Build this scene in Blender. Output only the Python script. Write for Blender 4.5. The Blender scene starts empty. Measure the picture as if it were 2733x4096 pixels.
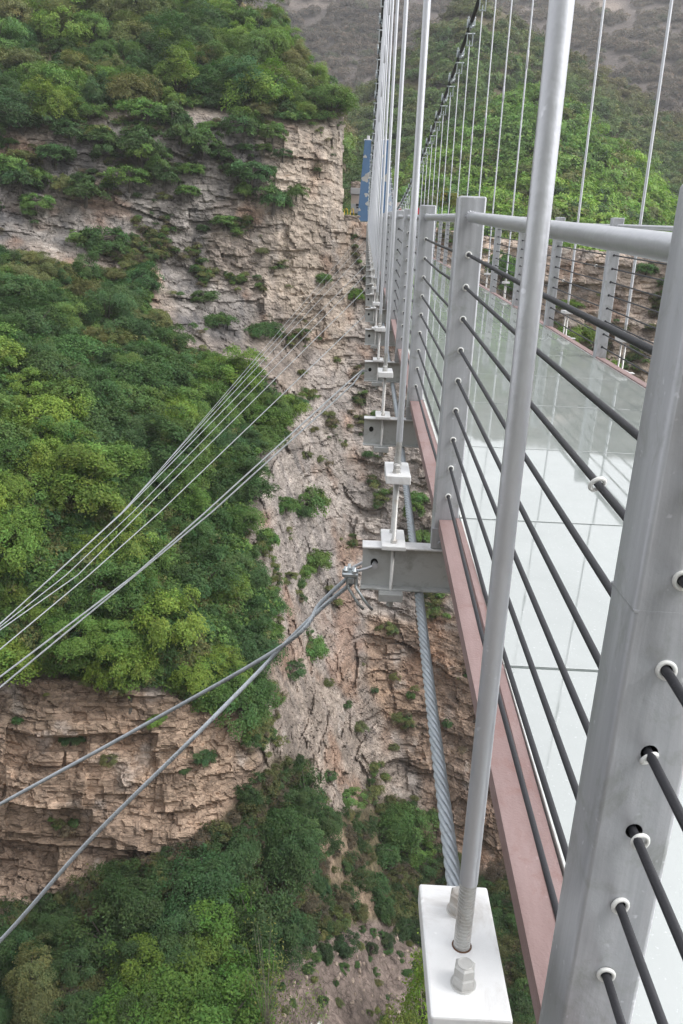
import bpy, bmesh, math, random
import numpy as np
from mathutils import Vector, Matrix
random.seed(7)
PI = math.pi
scn = bpy.context.scene
COL = scn.collection

# ------------------------------------------------------------------ camera model (world: +Y along the bridge, eye at the origin)
FPX = 3278.5; PITCH = .2988; YAW = .0140; ROLL = .0435; K = 2733/1568
cy_, sy_, cp_, sp_ = math.cos(YAW), math.sin(YAW), math.cos(PITCH), math.sin(PITCH)
_r = np.array([cy_, sy_, 0]); _h = np.array([-sy_, cy_, 0]); _z = np.array([0, 0, 1.])
FW = _h*cp_ - _z*sp_; UPV = _h*sp_ + _z*cp_
CR = _r*math.cos(ROLL) + UPV*math.sin(ROLL); CU = UPV*math.cos(ROLL) - _r*math.sin(ROLL)

def ray(U, V):
    U = np.asarray(U, float)*K; V = np.asarray(V, float)*K
    return FW + CR*((U-1366.5)/FPX)[..., None] - CU*((V-2048)/FPX)[..., None]

def at(U, V, y):
    d = ray(U, V); return d*(np.asarray(y, float)/d[..., 1])[..., None]

def back(P):
    w = P@FW
    return (1366.5+FPX*(P@CR)/w)/K, (2048-FPX*(P@CU)/w)/K

cam = bpy.data.cameras.new('camera'); cam.sensor_fit = 'VERTICAL'; cam.sensor_height = 36; cam.sensor_width = 24
cam.lens = FPX/4096*36; cam.clip_start = .05; cam.clip_end = 6000
co = bpy.data.objects.new('camera', cam); COL.objects.link(co); scn.camera = co
co.matrix_world = Matrix([[CR[i], CU[i], -FW[i], 0] for i in range(3)] + [[0, 0, 0, 1]])

# ------------------------------------------------------------------ small helpers
def tag(o, label=None, cat=None, group=None, kind=None):
    if label: o['label'] = label
    if cat: o['category'] = cat
    if group: o['group'] = group
    if kind: o['kind'] = kind
    return o

def link(name, data, parent=None, loc=None):
    o = bpy.data.objects.new(name, data); COL.objects.link(o)
    if parent is not None: o.parent = parent
    if loc is not None: o.location = loc
    return o

def empty(name, loc):
    o = link(name, None, None, loc); o.empty_display_size = .1; return o

def mesh(name, bm, mats, smooth=False):
    me = bpy.data.meshes.new(name); bm.to_mesh(me); bm.free()
    for m in (mats if isinstance(mats, (list, tuple)) else [mats]): me.materials.append(m)
    if smooth: me.polygons.foreach_set('use_smooth', [True]*len(me.polygons))
    return me

def npmesh(name, verts, faces4, mats, cols=None, smooth=True, attr='Col'):
    me = bpy.data.meshes.new(name)
    n = len(verts); f = len(faces4)
    me.vertices.add(n); me.vertices.foreach_set('co', np.asarray(verts, np.float32).ravel())
    me.loops.add(f*4); me.loops.foreach_set('vertex_index', np.asarray(faces4, np.int32).ravel())
    me.polygons.add(f); me.polygons.foreach_set('loop_start', np.arange(0, f*4, 4, dtype=np.int32))
    me.polygons.foreach_set('use_smooth', np.full(f, smooth))
    if cols is not None:
        a = me.attributes.new(attr, 'FLOAT_COLOR', 'POINT')
        c = np.ones((n, 4), np.float32); c[:, :3] = cols; a.data.foreach_set('color', c.ravel())
    for m in (mats if isinstance(mats, (list, tuple)) else [mats]): me.materials.append(m)
    me.update(calc_edges=True); me.validate()
    return me

def box(bm, a, b, bev=0, seg=1, mi=0):
    t = bmesh.new()
    bmesh.ops.create_cube(t, size=1)
    c = [(a[i]+b[i])/2 for i in range(3)]; s = [abs(b[i]-a[i]) for i in range(3)]
    for v in t.verts: v.co = Vector([c[i]+v.co[i]*s[i] for i in range(3)])
    if bev: bmesh.ops.bevel(t, geom=t.edges[:], offset=bev, segments=seg, affect='EDGES', profile=.5)
    for f in t.faces: f.material_index = mi; f.smooth = False
    merge(bm, t)

def merge(bm, t):
    m = bpy.data.meshes.new('tmp'); t.to_mesh(m); t.free(); bm.from_mesh(m); bpy.data.meshes.remove(m)

def rings(bm, pts, rads, n=10, cap=True, mi=0, ref=None, smooth=True):
    """tube of circles along a polyline"""
    pts = [Vector(p) for p in pts]
    if not isinstance(rads, (list, tuple)): rads = [rads]*len(pts)
    R = []
    for i, p in enumerate(pts):
        d = (pts[min(i+1, len(pts)-1)]-pts[max(i-1, 0)]).normalized()
        q = Vector(ref) if ref else (Vector((0, 0, 1)) if abs(d.z) < .9 else Vector((1, 0, 0)))
        u = d.cross(q).normalized(); w = u.cross(d)
        R.append([bm.verts.new(p+(u*math.cos(2*PI*j/n)+w*math.sin(2*PI*j/n))*rads[i]) for j in range(n)])
    for a, b in zip(R, R[1:]):
        for j in range(n):
            f = bm.faces.new((a[j], a[(j+1) % n], b[(j+1) % n], b[j])); f.smooth = smooth; f.material_index = mi
    if cap:
        for c in (R[0], R[-1]):
            f = bm.faces.new(c); f.material_index = mi
    return R

def torus(bm, c, axis, R, r, n=16, m=8, a0=0, a1=2*PI, mi=0):
    ax = Vector(axis).normalized(); q = Vector((0, 0, 1)) if abs(ax.z) < .9 else Vector((1, 0, 0))
    u = ax.cross(q).normalized(); w = u.cross(ax); c = Vector(c)
    full = abs(a1-a0-2*PI) < 1e-6; N = n if full else n+1
    G = []
    for i in range(N):
        t = a0+(a1-a0)*i/n; d = u*math.cos(t)+w*math.sin(t)
        G.append([bm.verts.new(c+d*(R+r*math.cos(2*PI*j/m))+ax*(r*math.sin(2*PI*j/m))) for j in range(m)])
    for i in range(n):
        A, B = G[i], G[(i+1) % N]
        for j in range(m):
            f = bm.faces.new((A[j], B[j], B[(j+1) % m], A[(j+1) % m])); f.smooth = True; f.material_index = mi

def hexnut(bm, c, r, h, chamfer=.003):
    c = Vector(c); L = []
    for z, rr in ((0, r), (h-chamfer, r), (h, r-chamfer)):
        L.append([bm.verts.new(c+Vector((rr*math.cos(PI/3*j+.3), rr*math.sin(PI/3*j+.3), z))) for j in range(6)])
    for a, b in zip(L, L[1:]):
        for j in range(6): bm.faces.new((a[j], a[(j+1) % 6], b[(j+1) % 6], b[j]))
    bm.faces.new(L[-1]); bm.faces.new(L[0][::-1])

# ------------------------------------------------------------------ materials
class N:
    def __init__(s, name):
        s.m = bpy.data.materials.new(name); s.m.use_nodes = True; s.t = s.m.node_tree
        s.t.nodes.clear(); s.out = s.t.nodes.new('ShaderNodeOutputMaterial')
        s.b = s.t.nodes.new('ShaderNodeBsdfPrincipled'); s.l(s.b.outputs[0], s.out.inputs[0])
    def l(s, a, b): s.t.links.new(a, b)
    def n(s, typ, **kw):
        x = s.t.nodes.new('ShaderNode'+typ)
        for k, v in kw.items():
            if k in x.inputs: x.inputs[k].default_value = v
            else: setattr(x, k, v)
        return x
    def set(s, **kw):
        for k, v in kw.items(): s.b.inputs[k.replace('_', ' ')].default_value = v
    def coord(s, scale=(1, 1, 1), kind='Object'):
        c = s.n('TexCoord'); m = s.n('Mapping'); m.inputs['Scale'].default_value = scale
        s.l(c.outputs[kind], m.inputs[0]); return m.outputs[0]
    def geo(s, scale=(1, 1, 1)):
        c = s.n('NewGeometry'); m = s.n('Mapping'); m.inputs['Scale'].default_value = scale
        s.l(c.outputs['Position'], m.inputs[0]); return m.outputs[0]
    def noise(s, vec, scale, detail=6, rough=.6, dist=0):
        x = s.n('TexNoise', Scale=scale, Detail=detail, Roughness=rough, Distortion=dist); s.l(vec, x.inputs['Vector']); return x.outputs[0]
    def ramp(s, fac, stops, interp='LINEAR'):
        r = s.n('ValToRGB'); e = r.color_ramp.elements; r.color_ramp.interpolation = interp
        while len(e) < len(stops): e.new(.5)
        for i, (p, c) in enumerate(stops):
            e[i].position = p; e[i].color = (*c, 1) if isinstance(c, (tuple, list)) else (c, c, c, 1)
        s.l(fac, r.inputs[0]); return r.outputs[0]
    def mix(s, fac, a, b, blend='MIX'):
        x = s.n('Mix', data_type='RGBA', blend_type=blend)
        for v, i in ((fac, 0), (a, 6), (b, 7)):
            if hasattr(v, 'is_linked'): s.l(v, x.inputs[i])
            else: x.inputs[i].default_value = v if i == 0 else ((*v, 1) if len(v) == 3 else v)
        return x.outputs[2]
    def cellv(s, v):
        x = s.n('SeparateColor'); s.l(v.outputs['Color'], x.inputs[0]); return x.outputs[0]
    def bump(s, h, strength=.3, dist=.01):
        b = s.n('Bump', Strength=strength, Distance=dist); s.l(h, b.inputs['Height']); s.l(b.outputs[0], s.b.inputs['Normal']); return b
    def base(s, c): s.l(c, s.b.inputs['Base Color'])
    def rough(s, c): s.l(c, s.b.inputs['Roughness'])

def paint(name, c0, c1, metal=.2, r0=.35, r1=.6, streak=(14, 14, 1.5), bs=.15, dirt=None, fine=90):
    n = N(name); v = n.geo(streak); g = n.geo()
    a = n.noise(v, 1.0, 7, .72); fb = n.noise(g, fine, 3, .6)
    c = n.mix(n.ramp(a, [(.3, 0.), (.72, 1.)]), c0, c1)
    if dirt:
        d = n.ramp(n.noise(g, 9, 8, .72, .6), [(.52, 0.), (.70, .8)])
        c = n.mix(d, c, dirt)
    sp = n.ramp(n.noise(g, 60, 2, .5), [(.70, 0.), (.76, .5)])
    c = n.mix(sp, c, tuple(min(1, q*1.35) for q in c1))
    n.base(c); n.rough(n.ramp(a, [(.2, r0), (.8, r1)])); n.set(Metallic=metal)
    n.bump(fb, bs, .002); return n.m

M = {}
M['post'] = paint('grey_paint', (.35, .36, .385), (.55, .56, .59), .3, .3, .6, (22, 22, .8), .25, (.28, .295, .275))
M['rod'] = paint('silver_paint', (.50, .51, .54), (.60, .61, .64), .45, .30, .45, (6, 6, 3), .35, None, 55)
M['white'] = paint('white_silver_paint', (.70, .70, .70), (.82, .82, .825), .05, .4, .6, (4, 4, 4), .2, (.56, .54, .52))
M['beam'] = paint('beam_paint', (.50, .51, .505), (.60, .61, .605), .15, .45, .65, (3, 3, 3), .15, (.30, .30, .28))
M['thread'] = paint('threaded_steel', (.44, .435, .42), (.58, .575, .56), .4, .35, .5, (40, 40, 40), .2, (.40, .33, .27))
M['channel'] = paint('red_primer', (.215, .14, .132), (.315, .228, .220), 0, .5, .8, (9, 2, 9), .7, (.22, .12, .105), 140)
M['rubber'] = paint('black_cable_sheath', (.016, .016, .02), (.034, .034, .040), 0, .45, .65, (30, 3, 30), .3, None, 200)
M['plastic'] = paint('white_plastic', (.72, .72, .69), (.80, .80, .78), 0, .35, .5, (30, 30, 30), .1)
M['zinc'] = paint('zinc_steel', (.42, .46, .48), (.58, .62, .64), .8, .25, .45, (30, 30, 30), .2)
M['rope'] = paint('galvanised_wire', (.42, .46, .50), (.56, .60, .64), .3, .38, .55, (30, 60, 30), .4, (.33, .34, .34), 400)
M['wire'] = paint('dull_galvanised_wire', (.34, .365, .385), (.45, .475, .495), .2, .4, .6, (30, 60, 30), .3)
M['seal'] = paint('glass_sealant', (.55, .57, .55), (.66, .68, .66), 0, .4, .6, (20, 4, 20), .2, (.4, .4, .37))
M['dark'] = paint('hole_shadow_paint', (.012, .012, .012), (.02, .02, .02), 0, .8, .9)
M['concrete'] = paint('concrete', (.34, .33, .31), (.46, .45, .42), 0, .8, .95, (1, 1, .4), .5, (.25, .24, .22), 6)
M['plaster'] = paint('pink_plaster', (.58, .47, .39), (.66, .54, .46), 0, .8, .95, (.6, .6, .6), .2, None, 8)
M['yellow'] = paint('yellow_paint', (.70, .46, .02), (.80, .55, .03), 0, .4, .6)
M['red'] = paint('red_cloth', (.55, .02, .035), (.65, .03, .05), 0, .8, .9)
M['greenmetal'] = paint('green_fence_paint', (.02, .13, .09), (.03, .16, .11), 0, .5, .6)
M['roofgrey'] = paint('pale_render', (.50, .48, .47), (.60, .58, .57), 0, .8, .9, (.5, .5, .5))

def glassmat():
    n = N('laminated_glass'); g = n.geo()
    a = n.noise(g, 2.2, 6, .65, .4); d = n.noise(g, 140, 2, .5)
    c = n.mix(n.ramp(a, [(.3, 0.), (.7, 1.)]), (.255, .285, .265), (.325, .355, .335))
    c = n.mix(n.ramp(d, [(.66, 0.), (.74, .55)]), c, (.55, .58, .56))
    n.base(c); n.set(IOR=4.4, Metallic=0.0)
    n.rough(n.ramp(n.noise(g, 5, 5, .6), [(.3, .015), (.75, .06)]))
    return n.m
M['glass'] = glassmat()

def towerblue():
    n = N('blue_cloud_paint'); g = n.geo()
    c = n.mix(n.ramp(n.noise(g, .8, 5, .6), [(.3, 0.), (.7, 1.)]), (.065, .15, .29), (.085, .185, .34))
    n.base(c); n.set(Roughness=.6); return n.m
M['blue'] = towerblue()
M['cloud'] = paint('cloud_white_paint', (.42, .41, .39), (.52, .51, .48), 0, .6, .8)

def rockmat():
    n = N('limestone_and_soil'); g = n.geo()
    at_ = n.n('Attribute', attribute_name='Col')
    f1 = n.noise(n.geo((1, 1, 1.7)), .9, 9, .68, .4); f2 = n.noise(n.geo((1, 1, 2.5)), 4.5, 7, .7)
    m1 = n.ramp(f1, [(.28, .72), (.5, 1.), (.72, 1.28)]); m2 = n.ramp(f2, [(.25, .78), (.5, 1.), (.75, 1.22)])
    c = n.mix(1., at_.outputs[0], m1, 'MULTIPLY'); c = n.mix(1., c, m2, 'MULTIPLY')
    n.base(c); n.set(Roughness=.92); n.b.inputs['Specular IOR Level'].default_value = .2
    def crack(sc, rnd):
        wv = n.n('VectorMath', operation='ADD'); nz = n.n('TexNoise', Scale=.9, Detail=4.); n.l(n.geo(), nz.inputs['Vector'])
        n.l(n.geo(sc), wv.inputs[0]); n.l(nz.outputs[1], wv.inputs[1])
        v = n.n('TexVoronoi', feature='F1', distance='CHEBYCHEV', Scale=1., Randomness=rnd); n.l(wv.outputs[0], v.inputs['Vector']); return v
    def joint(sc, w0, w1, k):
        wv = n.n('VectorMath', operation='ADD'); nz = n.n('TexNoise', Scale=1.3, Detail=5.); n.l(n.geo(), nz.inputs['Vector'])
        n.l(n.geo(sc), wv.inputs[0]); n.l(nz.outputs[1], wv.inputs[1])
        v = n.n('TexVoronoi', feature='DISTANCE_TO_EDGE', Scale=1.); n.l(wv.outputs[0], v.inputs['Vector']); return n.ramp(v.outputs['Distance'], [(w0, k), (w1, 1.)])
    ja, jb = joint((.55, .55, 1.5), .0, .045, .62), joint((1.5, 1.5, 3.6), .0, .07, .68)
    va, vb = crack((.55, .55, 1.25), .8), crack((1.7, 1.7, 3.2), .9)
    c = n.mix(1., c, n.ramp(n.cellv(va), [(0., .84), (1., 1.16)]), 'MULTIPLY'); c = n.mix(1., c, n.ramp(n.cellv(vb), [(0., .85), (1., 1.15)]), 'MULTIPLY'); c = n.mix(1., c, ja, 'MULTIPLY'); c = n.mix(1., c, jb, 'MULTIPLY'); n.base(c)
    def add(a, b, k):
        m = n.n('Math', operation='MULTIPLY_ADD'); n.l(b, m.inputs[0]); m.inputs[1].default_value = k
        n.l(a, m.inputs[2]); return m.outputs[0]
    h = add(f1, f2, .6); h = add(h, n.cellv(va), 1.5); h = add(h, n.cellv(vb), .7); h = add(h, ja, 1.2); h = add(h, jb, .6)
    n.bump(h, .6, .2)
    return n.m
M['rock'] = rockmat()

def leafmat(name, instanced=False):
    n = N(name)
    if instanced:
        t = n.n('Attribute', attribute_name='tint', attribute_type='INSTANCER').outputs[0]
    else:
        t = n.n('ObjectInfo').outputs['Color']
    k = n.n('Attribute', attribute_name='Col').outputs[0]
    c = n.mix(1., t, k, 'MULTIPLY')
    n.base(c); n.set(Roughness=.65); n.b.inputs['Specular IOR Level'].default_value = .25
    tr = n.n('BsdfTranslucent'); n.l(n.mix(1., c, (1.0, 1.15, .6), 'MULTIPLY'), tr.inputs[0])
    mx = n.n('MixShader'); mx.inputs[0].default_value = .28
    n.l(n.b.outputs[0], mx.inputs[1]); n.l(tr.outputs[0], mx.inputs[2]); n.l(mx.outputs[0], n.out.inputs[0])
    return n.m
M['leaf'] = leafmat('leaf'); M['leafi'] = leafmat('distant_leaf', True)
M['bark'] = paint('bark', (.06, .05, .04), (.11, .095, .08), 0, .9, .95, (6, 6, 2), .6)
M['twig'] = paint('pale_twig', (.16, .14, .11), (.24, .21, .17), 0, .9, .95, (6, 6, 2), .4)
M['petal'] = paint('white_petal', (.62, .62, .58), (.75, .75, .72), 0, .7, .8)

# ------------------------------------------------------------------ the bridge: frames every 2.4 m along +Y
D = 2.4; KN = 46
DY = {1: .0166, 3: -.0143}
def Y(k): return .9204+D*(k-1)+DY.get(k, 0)
_zs = [(y, .0538*y-.0002*y*y) for y in (-3, 0, 4, 8, 12, 16, 20, 24, 28, 32)]
_d = ray(1458/K, 893/K); ZEND = float(_d[2]/_d[1])*112+1.366
y0, z0 = _zs[-1]; s0 = .042; s1 = 2*(ZEND-z0)/(112-y0)-s0
for t in np.linspace(.1, 1, 10):
    yy = y0+(112-y0)*t; L = 112-y0
    _zs.append((yy, z0+s0*L*t+(ZEND-z0-s0*L)*t*t))
_zs.append((120, ZEND+.3))
_zy = np.array([a for a, b in _zs]); _zz = np.array([b for a, b in _zs])
DZ = {2: .0217, 3: .0105}; DX = {}
def zf(k): return float(np.interp(Y(k), _zy, _zz))+DZ.get(k, 0)
def zy(y):
    k = (y-.9204)/D+1; a = math.floor(k); f = k-a
    return zf(a)*(1-f)+zf(a+1)*f
def zcable(y): return 4.2+(.00099 if y < 70 else .0054)*(y-70)**2
XP, XW, XRW, XH, XRH = .346, .3973, 2.337, .182, 2.558
ZB = -1.366                       # top of the cross beams (local)
ZR = -.024; ZT = .051
WZ = [-.1616-.1211*i for i in range(9)]

def ordinal(i): return ['first', 'second', 'third', 'fourth', 'fifth', 'sixth', 'seventh', 'eighth', 'ninth', 'tenth', 'eleventh', 'twelfth'][i]

LEAN = .018
# --- railing post with real wire holes
def post_bm():
    bm = bmesh.new(); hx, dy = .0525, .095; zb, zt = ZB+.001, ZT; rc = .007; n = 4
    prof = []
    for cx, cyy, a0 in ((hx-rc, rc, -PI/2), (hx-rc, dy-rc, 0), (-hx+rc, dy-rc, PI/2), (-hx+rc, rc, PI)):
        for i in range(n+1):
            a = a0+PI/2*i/n; prof.append((cx+rc*math.cos(a), cyy+rc*math.sin(a)))
    # prof starts at the front-right corner and ends at the front-left one; the flat front is built apart
    levels = [(zb, 0), (zt-.006, 0), (zt-.002, .002), (zt, .006)]
    Rr = []
    for z, ins in levels:
        Rr.append([bm.verts.new((x*(1-ins/hx), .0475+(y-.0475)*(1-ins/.05), z)) for x, y in prof])
    m = len(prof)
    for a, b in zip(Rr, Rr[1:]):
        for j in range(m-1):
            f = bm.faces.new((a[j], a[j+1], b[j+1], b[j])); f.smooth = True
        if a is not Rr[0]: bm.faces.new((a[m-1], a[0], b[0], b[m-1]))
    bm.faces.new(Rr[-1])
    fx = hx-rc; c = .019; hr = .0115; S = 20
    zl = zb
    def q(x0, z0, x1, z1):
        bm.faces.new([bm.verts.new(p) for p in ((x0, 0, z0), (x1, 0, z0), (x1, 0, z1), (x0, 0, z1))])
    for z in sorted(WZ):
        q(-fx, zl, fx, z-c); q(-fx, z-c, -c, z+c); q(c, z-c, fx, z+c); zl = z+c
        sq, ci, inn = [], [], []
        for i in range(S):
            a = 2*PI*i/S+PI/4; dx, dz = math.cos(a), math.sin(a); s = c/max(abs(dx), abs(dz))
            sq.append(bm.verts.new((dx*s, 0, z+dz*s))); ci.append(bm.verts.new((dx*hr, 0, z+dz*hr))); inn.append(bm.verts.new((dx*hr, .016, z+dz*hr)))
        for i in range(S):
            j = (i+1) % S
            bm.faces.new((sq[i], sq[j], ci[j], ci[i]))
            f = bm.faces.new((ci[i], ci[j], inn[j], inn[i])); f.material_index = 1
        f = bm.faces.new(inn); f.material_index = 1
    q(-fx, zl, fx, zt-.006)
    bmesh.ops.recalc_face_normals(bm, faces=bm.faces)
    for zs_, th in ((WZ[2]-.045, .0003),):      # ground-down weld seams
        box(bm, (-hx-th, -th, zs_-.002), (hx+th, dy+th, zs_+.0015))
    return bm
POST = mesh('railing_post', post_bm(), [M['post'], M['dark']])
def bracket_bm():
    bm = bmesh.new()
    box(bm, (-.058, -.006, ZB+.003), (-.004, -.0005, ZB+.095), .002)
    for z in (.03, .062):
        t = bmesh.new(); hexnut(t, (0, 0, 0), .0105, .009, .002)
        bmesh.ops.transform(t, matrix=Matrix.Translation((-.022+z*.1, -.006, ZB+z)) @ Matrix.Rotation(PI/2, 4, 'X'), verts=t.verts); merge(bm, t)
    return bm
BRACKET = mesh('base_bracket', bracket_bm(), M['post'])
def grommet_bm():
    bm = bmesh.new(); torus(bm, (0, 0, 0), (0, 1, 0), .0105, .0032, 18, 8); return bm
GROM = mesh('grommet', grommet_bm(), M['plastic'])

post_words = {1: 'thick grey railing post closest to the camera, cut by the right picture edge',
              2: 'tall grey railing post just left of the thickest silver hanger rod',
              3: 'grey railing post one bay behind the tall post',
              4: 'narrow grey railing post two bays behind the tall post',
              5: 'grey railing post three bays behind the tall post, seen through the hanger rods'}
for side in (0, 1):
    for k in range(1 if side == 0 else 2, KN+1):
        x = (XP+.0525 if side == 0 else XRW)
        o = link('railing_post', POST, None, (x+(LEAN*.75 if (side, k) == (0, 1) else 0), Y(k), zf(k)))
        if (side, k) == (0, 1): o.rotation_euler.y = LEAN      # the closest post leans a little
        if side == 0:
            lab = post_words.get(k, 'far grey railing post in the crowded left row behind the hanger rods'); g = 'posts of the near side railing'
            for i in range(9 if k <= 4 else 0):
                gz = link('grommet', GROM, o, (random.uniform(-.001, .001), -.003, WZ[i]))
                gz.rotation_euler = (random.uniform(-.15, .15), 0, random.uniform(-.15, .15))
                if k == 1 and i == 5: gz.location = (.004, -.016, WZ[i]-.004)
                if k == 1 and i in (4,): gz.rotation_euler = (.5, 0, .4); gz.location.z -= .006
            link('base_bracket', BRACKET, o)
        else:
            lab = {4: 'nearest grey railing post visible on the far side of the glass deck',
                   5: 'second nearest grey railing post on the far side, right edge of the thick hanger rod',
                   6: 'grey far side railing post just right of the tall near post'}.get(k, 'small grey railing post in the distant stretch of the far side railing'); g = 'posts of the far side railing'
            if k < 4: lab = 'grey railing post of the far side hidden behind the nearest thick post'
        tag(o, lab, 'railing post', g)

# --- handrails, bay by bay
def rail_bm(L):
    bm = bmesh.new(); rings(bm, [(0, 0, 0), (0, L, 0)], .019, 24, False)
    torus(bm, (0, L*.44, 0), (0, 1, 0), .0187, .0014, 24, 6); return bm
RAIL = mesh('handrail', rail_bm(D-.095), M['rod'])
def bead_bm():
    bm = bmesh.new()
    for i in range(14):
        a = 2*PI*i/14+random.uniform(-.1, .1); r = .0195
        t = bmesh.new(); bmesh.ops.create_icosphere(t, subdivisions=2, radius=random.uniform(.0035, .006))
        for f in t.faces: f.smooth = True
        bmesh.ops.translate(t, vec=(r*math.cos(a), -.001, r*math.sin(a)), verts=t.verts); merge(bm, t)
    return bm
BEAD = mesh('weld_bead', bead_bm(), M['rod'])
for side in (0, 1):
    for k in range(0 if side == 0 else 2, KN):
        x0 = (XW+DX.get(k, 0) if side == 0 else XRW); x1 = (XW+DX.get(k+1, 0) if side == 0 else XRW)
        a = Vector((x0, Y(k)+.095, zf(k)+ZR)); b = Vector((x1, Y(k+1), zf(k+1)+ZR))
        o = link('handrail', RAIL, None, a)
        o.rotation_euler = (math.atan2((b-a).z, (b-a).y), 0, -math.atan2((b-a).x, (b-a).y)); o.scale.y = (b-a).length/(D-.095)
        if k < 9 and side == 0: link('weld_bead', BEAD, o, (0, D-.095, 0))
        if side == 0:
            lab = {0: 'handrail pipe in front of the closest railing post', 1: 'thick silver handrail pipe across the right side, passing behind the thickest hanger rod', 2: 'silver handrail pipe ending at the left face of the tall post', 3: 'short visible silver handrail pipe three bays away'}.get(k, 'distant handrail pipe of the near side in the crowded rows of rods')
        else: lab = {3: 'far side handrail pipe hidden behind the near thick one'}.get(k, 'thin handrail pipe of the far side railing')
        tag(o, lab, 'handrail', 'handrail pipes of the near side' if side == 0 else 'handrail pipes of the far side')

# --- railing wires, one long thing each
for side in (0, 1):
    for i in range(9):
        bm = bmesh.new(); pts = []
        for k in range(0 if side == 0 else 2, KN+1):
            x = XW+(LEAN*(WZ[i]+.75) if k == 1 else 0) if side == 0 else XRW
            sl = (zf(k+1)-zf(k))/D
            pts += [(x, Y(k)-.02, zf(k)+WZ[i]), (x, Y(k)+.095, zf(k)+WZ[i]+.0)]
            if k < KN: pts.append((x+random.uniform(-.004, .004), Y(k)+D*.52, (zf(k)+zf(k+1))/2+WZ[i]-random.uniform(.002, .009)))
        rings(bm, pts, .0064, 10)
        o = link('railing_wire', mesh('railing_wire', bm, M['rubber']))
        tag(o, '%s black railing wire from the top on the %s' % (ordinal(i), 'near side railing' if side == 0 else 'far side railing across the glass deck'), 'railing wire', 'black wires of the railings')

# loose plastic rings threaded on the wires
def ring_on(x, y, z, lab, tilt=.5):
    bm = bmesh.new(); torus(bm, (0, 0, 0), (0, 1, 0), .0125, .0038, 22, 10)
    o = link('plastic_ring', mesh('plastic_ring', bm, M['plastic']), None, (x, y, z)); o.rotation_euler = (tilt, 0, tilt*.6)
    tag(o, lab, 'plastic ring', 'white plastic rings slipped along the railing wires')
_p = ray(1372, 1106); _p = _p*(XW/_p[0])
ring_on(XW, float(_p[1]), float(_p[2])-.004, 'large white plastic ring slipped along a wire between two close posts')
for (u, v, i, w) in ((739, 405, 0, 'upper'), (704, 657, 2, 'middle'), (383, 800, 4, 'lower left')):
    P = ray((2100+u/2.477)/K, (800+v/2.477)/K); P = P*(XRW/P[0])
    ring_on(XRW, float(P[1]), zy(float(P[1]))+WZ[i]-.004, 'small white plastic ring on a far side railing wire, %s one of three' % w)

# --- red primer edge channels
def chan(x0, x1, y0_, y1_, z0_, z1_, flip=1):
    bm = bmesh.new()
    sec = [(0, -.05), (0, 0), (.060, 0), (.063, -.006), (.067, -.006), (.070, .010), (.084, .010), (.087, -.004), (.100, -.004), (.100, -.05)]
    R = []
    ny = 9
    for j in range(ny):
        t = j/(ny-1)
        R.append([bm.verts.new((x0+(x1-x0)*t+flip*a, y0_+(y1_-y0_)*t, z0_+(z1_-z0_)*t+b)) for a, b in sec])
    for A, B in zip(R, R[1:]):
        for i in range(len(sec)-1): bm.faces.new((A[i], A[i+1], B[i+1], B[i]))
    bm.faces.new(R[0]); bm.faces.new(R[-1]); bmesh.ops.recalc_face_normals(bm, faces=bm.faces)
    return bm
CZ = -1.232
for side in (0, 1):
    for k in range(0 if side == 0 else 2, KN):
        ya, yb = Y(k)+.097, Y(k+1)-.004
        za, zb = zf(k)+CZ, zf(k+1)+CZ
        if side == 0:
            xs = {0: (.354, .354), 1: (.354, .368)}.get(k, (.366, .366)); f = 1
        else: xs = (XRW+.035, XRW+.035); f = -1
        o = link('edge_channel', mesh('edge_channel', chan(xs[0], xs[1], ya, yb, za, zb, f), M['channel']))
        if side == 0:
            lab = {0: 'red brown edge beam below the closest railing post', 1: 'long red brown primed edge beam in the foreground beside the white glass', 2: 'red brown edge beam of the second bay, behind the tall post'}.get(k, 'short far piece of red brown edge beam on the near side of the deck')
        else: lab = 'thin red brown edge beam along the far side of the glass deck'
        tag(o, lab, 'edge beam', 'red brown edge beams of the deck')

# --- glass floor panels (two per bay)
def panel_bm(L):
    bm = bmesh.new(); box(bm, (0, 0, -.03), (1.80, L, 0), .001, 1); return bm
PAN = mesh('glass_panel', panel_bm(D/2-.012), M['glass'])
SEAL = bmesh.new(); box(SEAL, (-.006, .003, -.03), (.006, D/2-.015, .0015), .001)
SEAL = mesh('sealant_strip', SEAL, M['seal'])
GASK = bmesh.new(); box(GASK, (0, -.0105, -.03), (1.80, -.0015, -.0015)); GASK = mesh('gasket', GASK, paint('grey_gasket', (.10, .12, .115), (.15, .17, .16), 0, .6, .8))
for j in range(-2, 2*(KN-1)):
    ya = .9204+.04+j*D/2; yb = ya+D/2
    za, zb = zy(ya)-1.236, zy(yb)-1.236
    o = link('glass_panel', PAN, None, (.476, ya+.006, za)); o.rotation_euler.x = math.atan2(zb-za, D/2)
    link('gasket', GASK, o); link('sealant_strip', SEAL, o, (-.008, 0, 0)); link('sealant_strip', SEAL, o, (1.808, 0, 0))
    lab = ['glass floor panel under the closest railing post, lower right', 'white shining glass floor panel beside the foreground red brown beam', 'white glass floor panel with the bright sky mirrored, before the tall post', 'glass floor panel where the mirrored sky meets the mirrored hill', 'pale green glass floor panel just behind the tall post'][max(0, min(4, j))] if j < 5 else 'pale green glass floor panel among the far crossing seams'
    if j < 0: lab = 'glass floor panel below the bottom right picture corner'
    tag(o, lab, 'glass panel', 'glass floor panels of the walkway')

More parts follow.
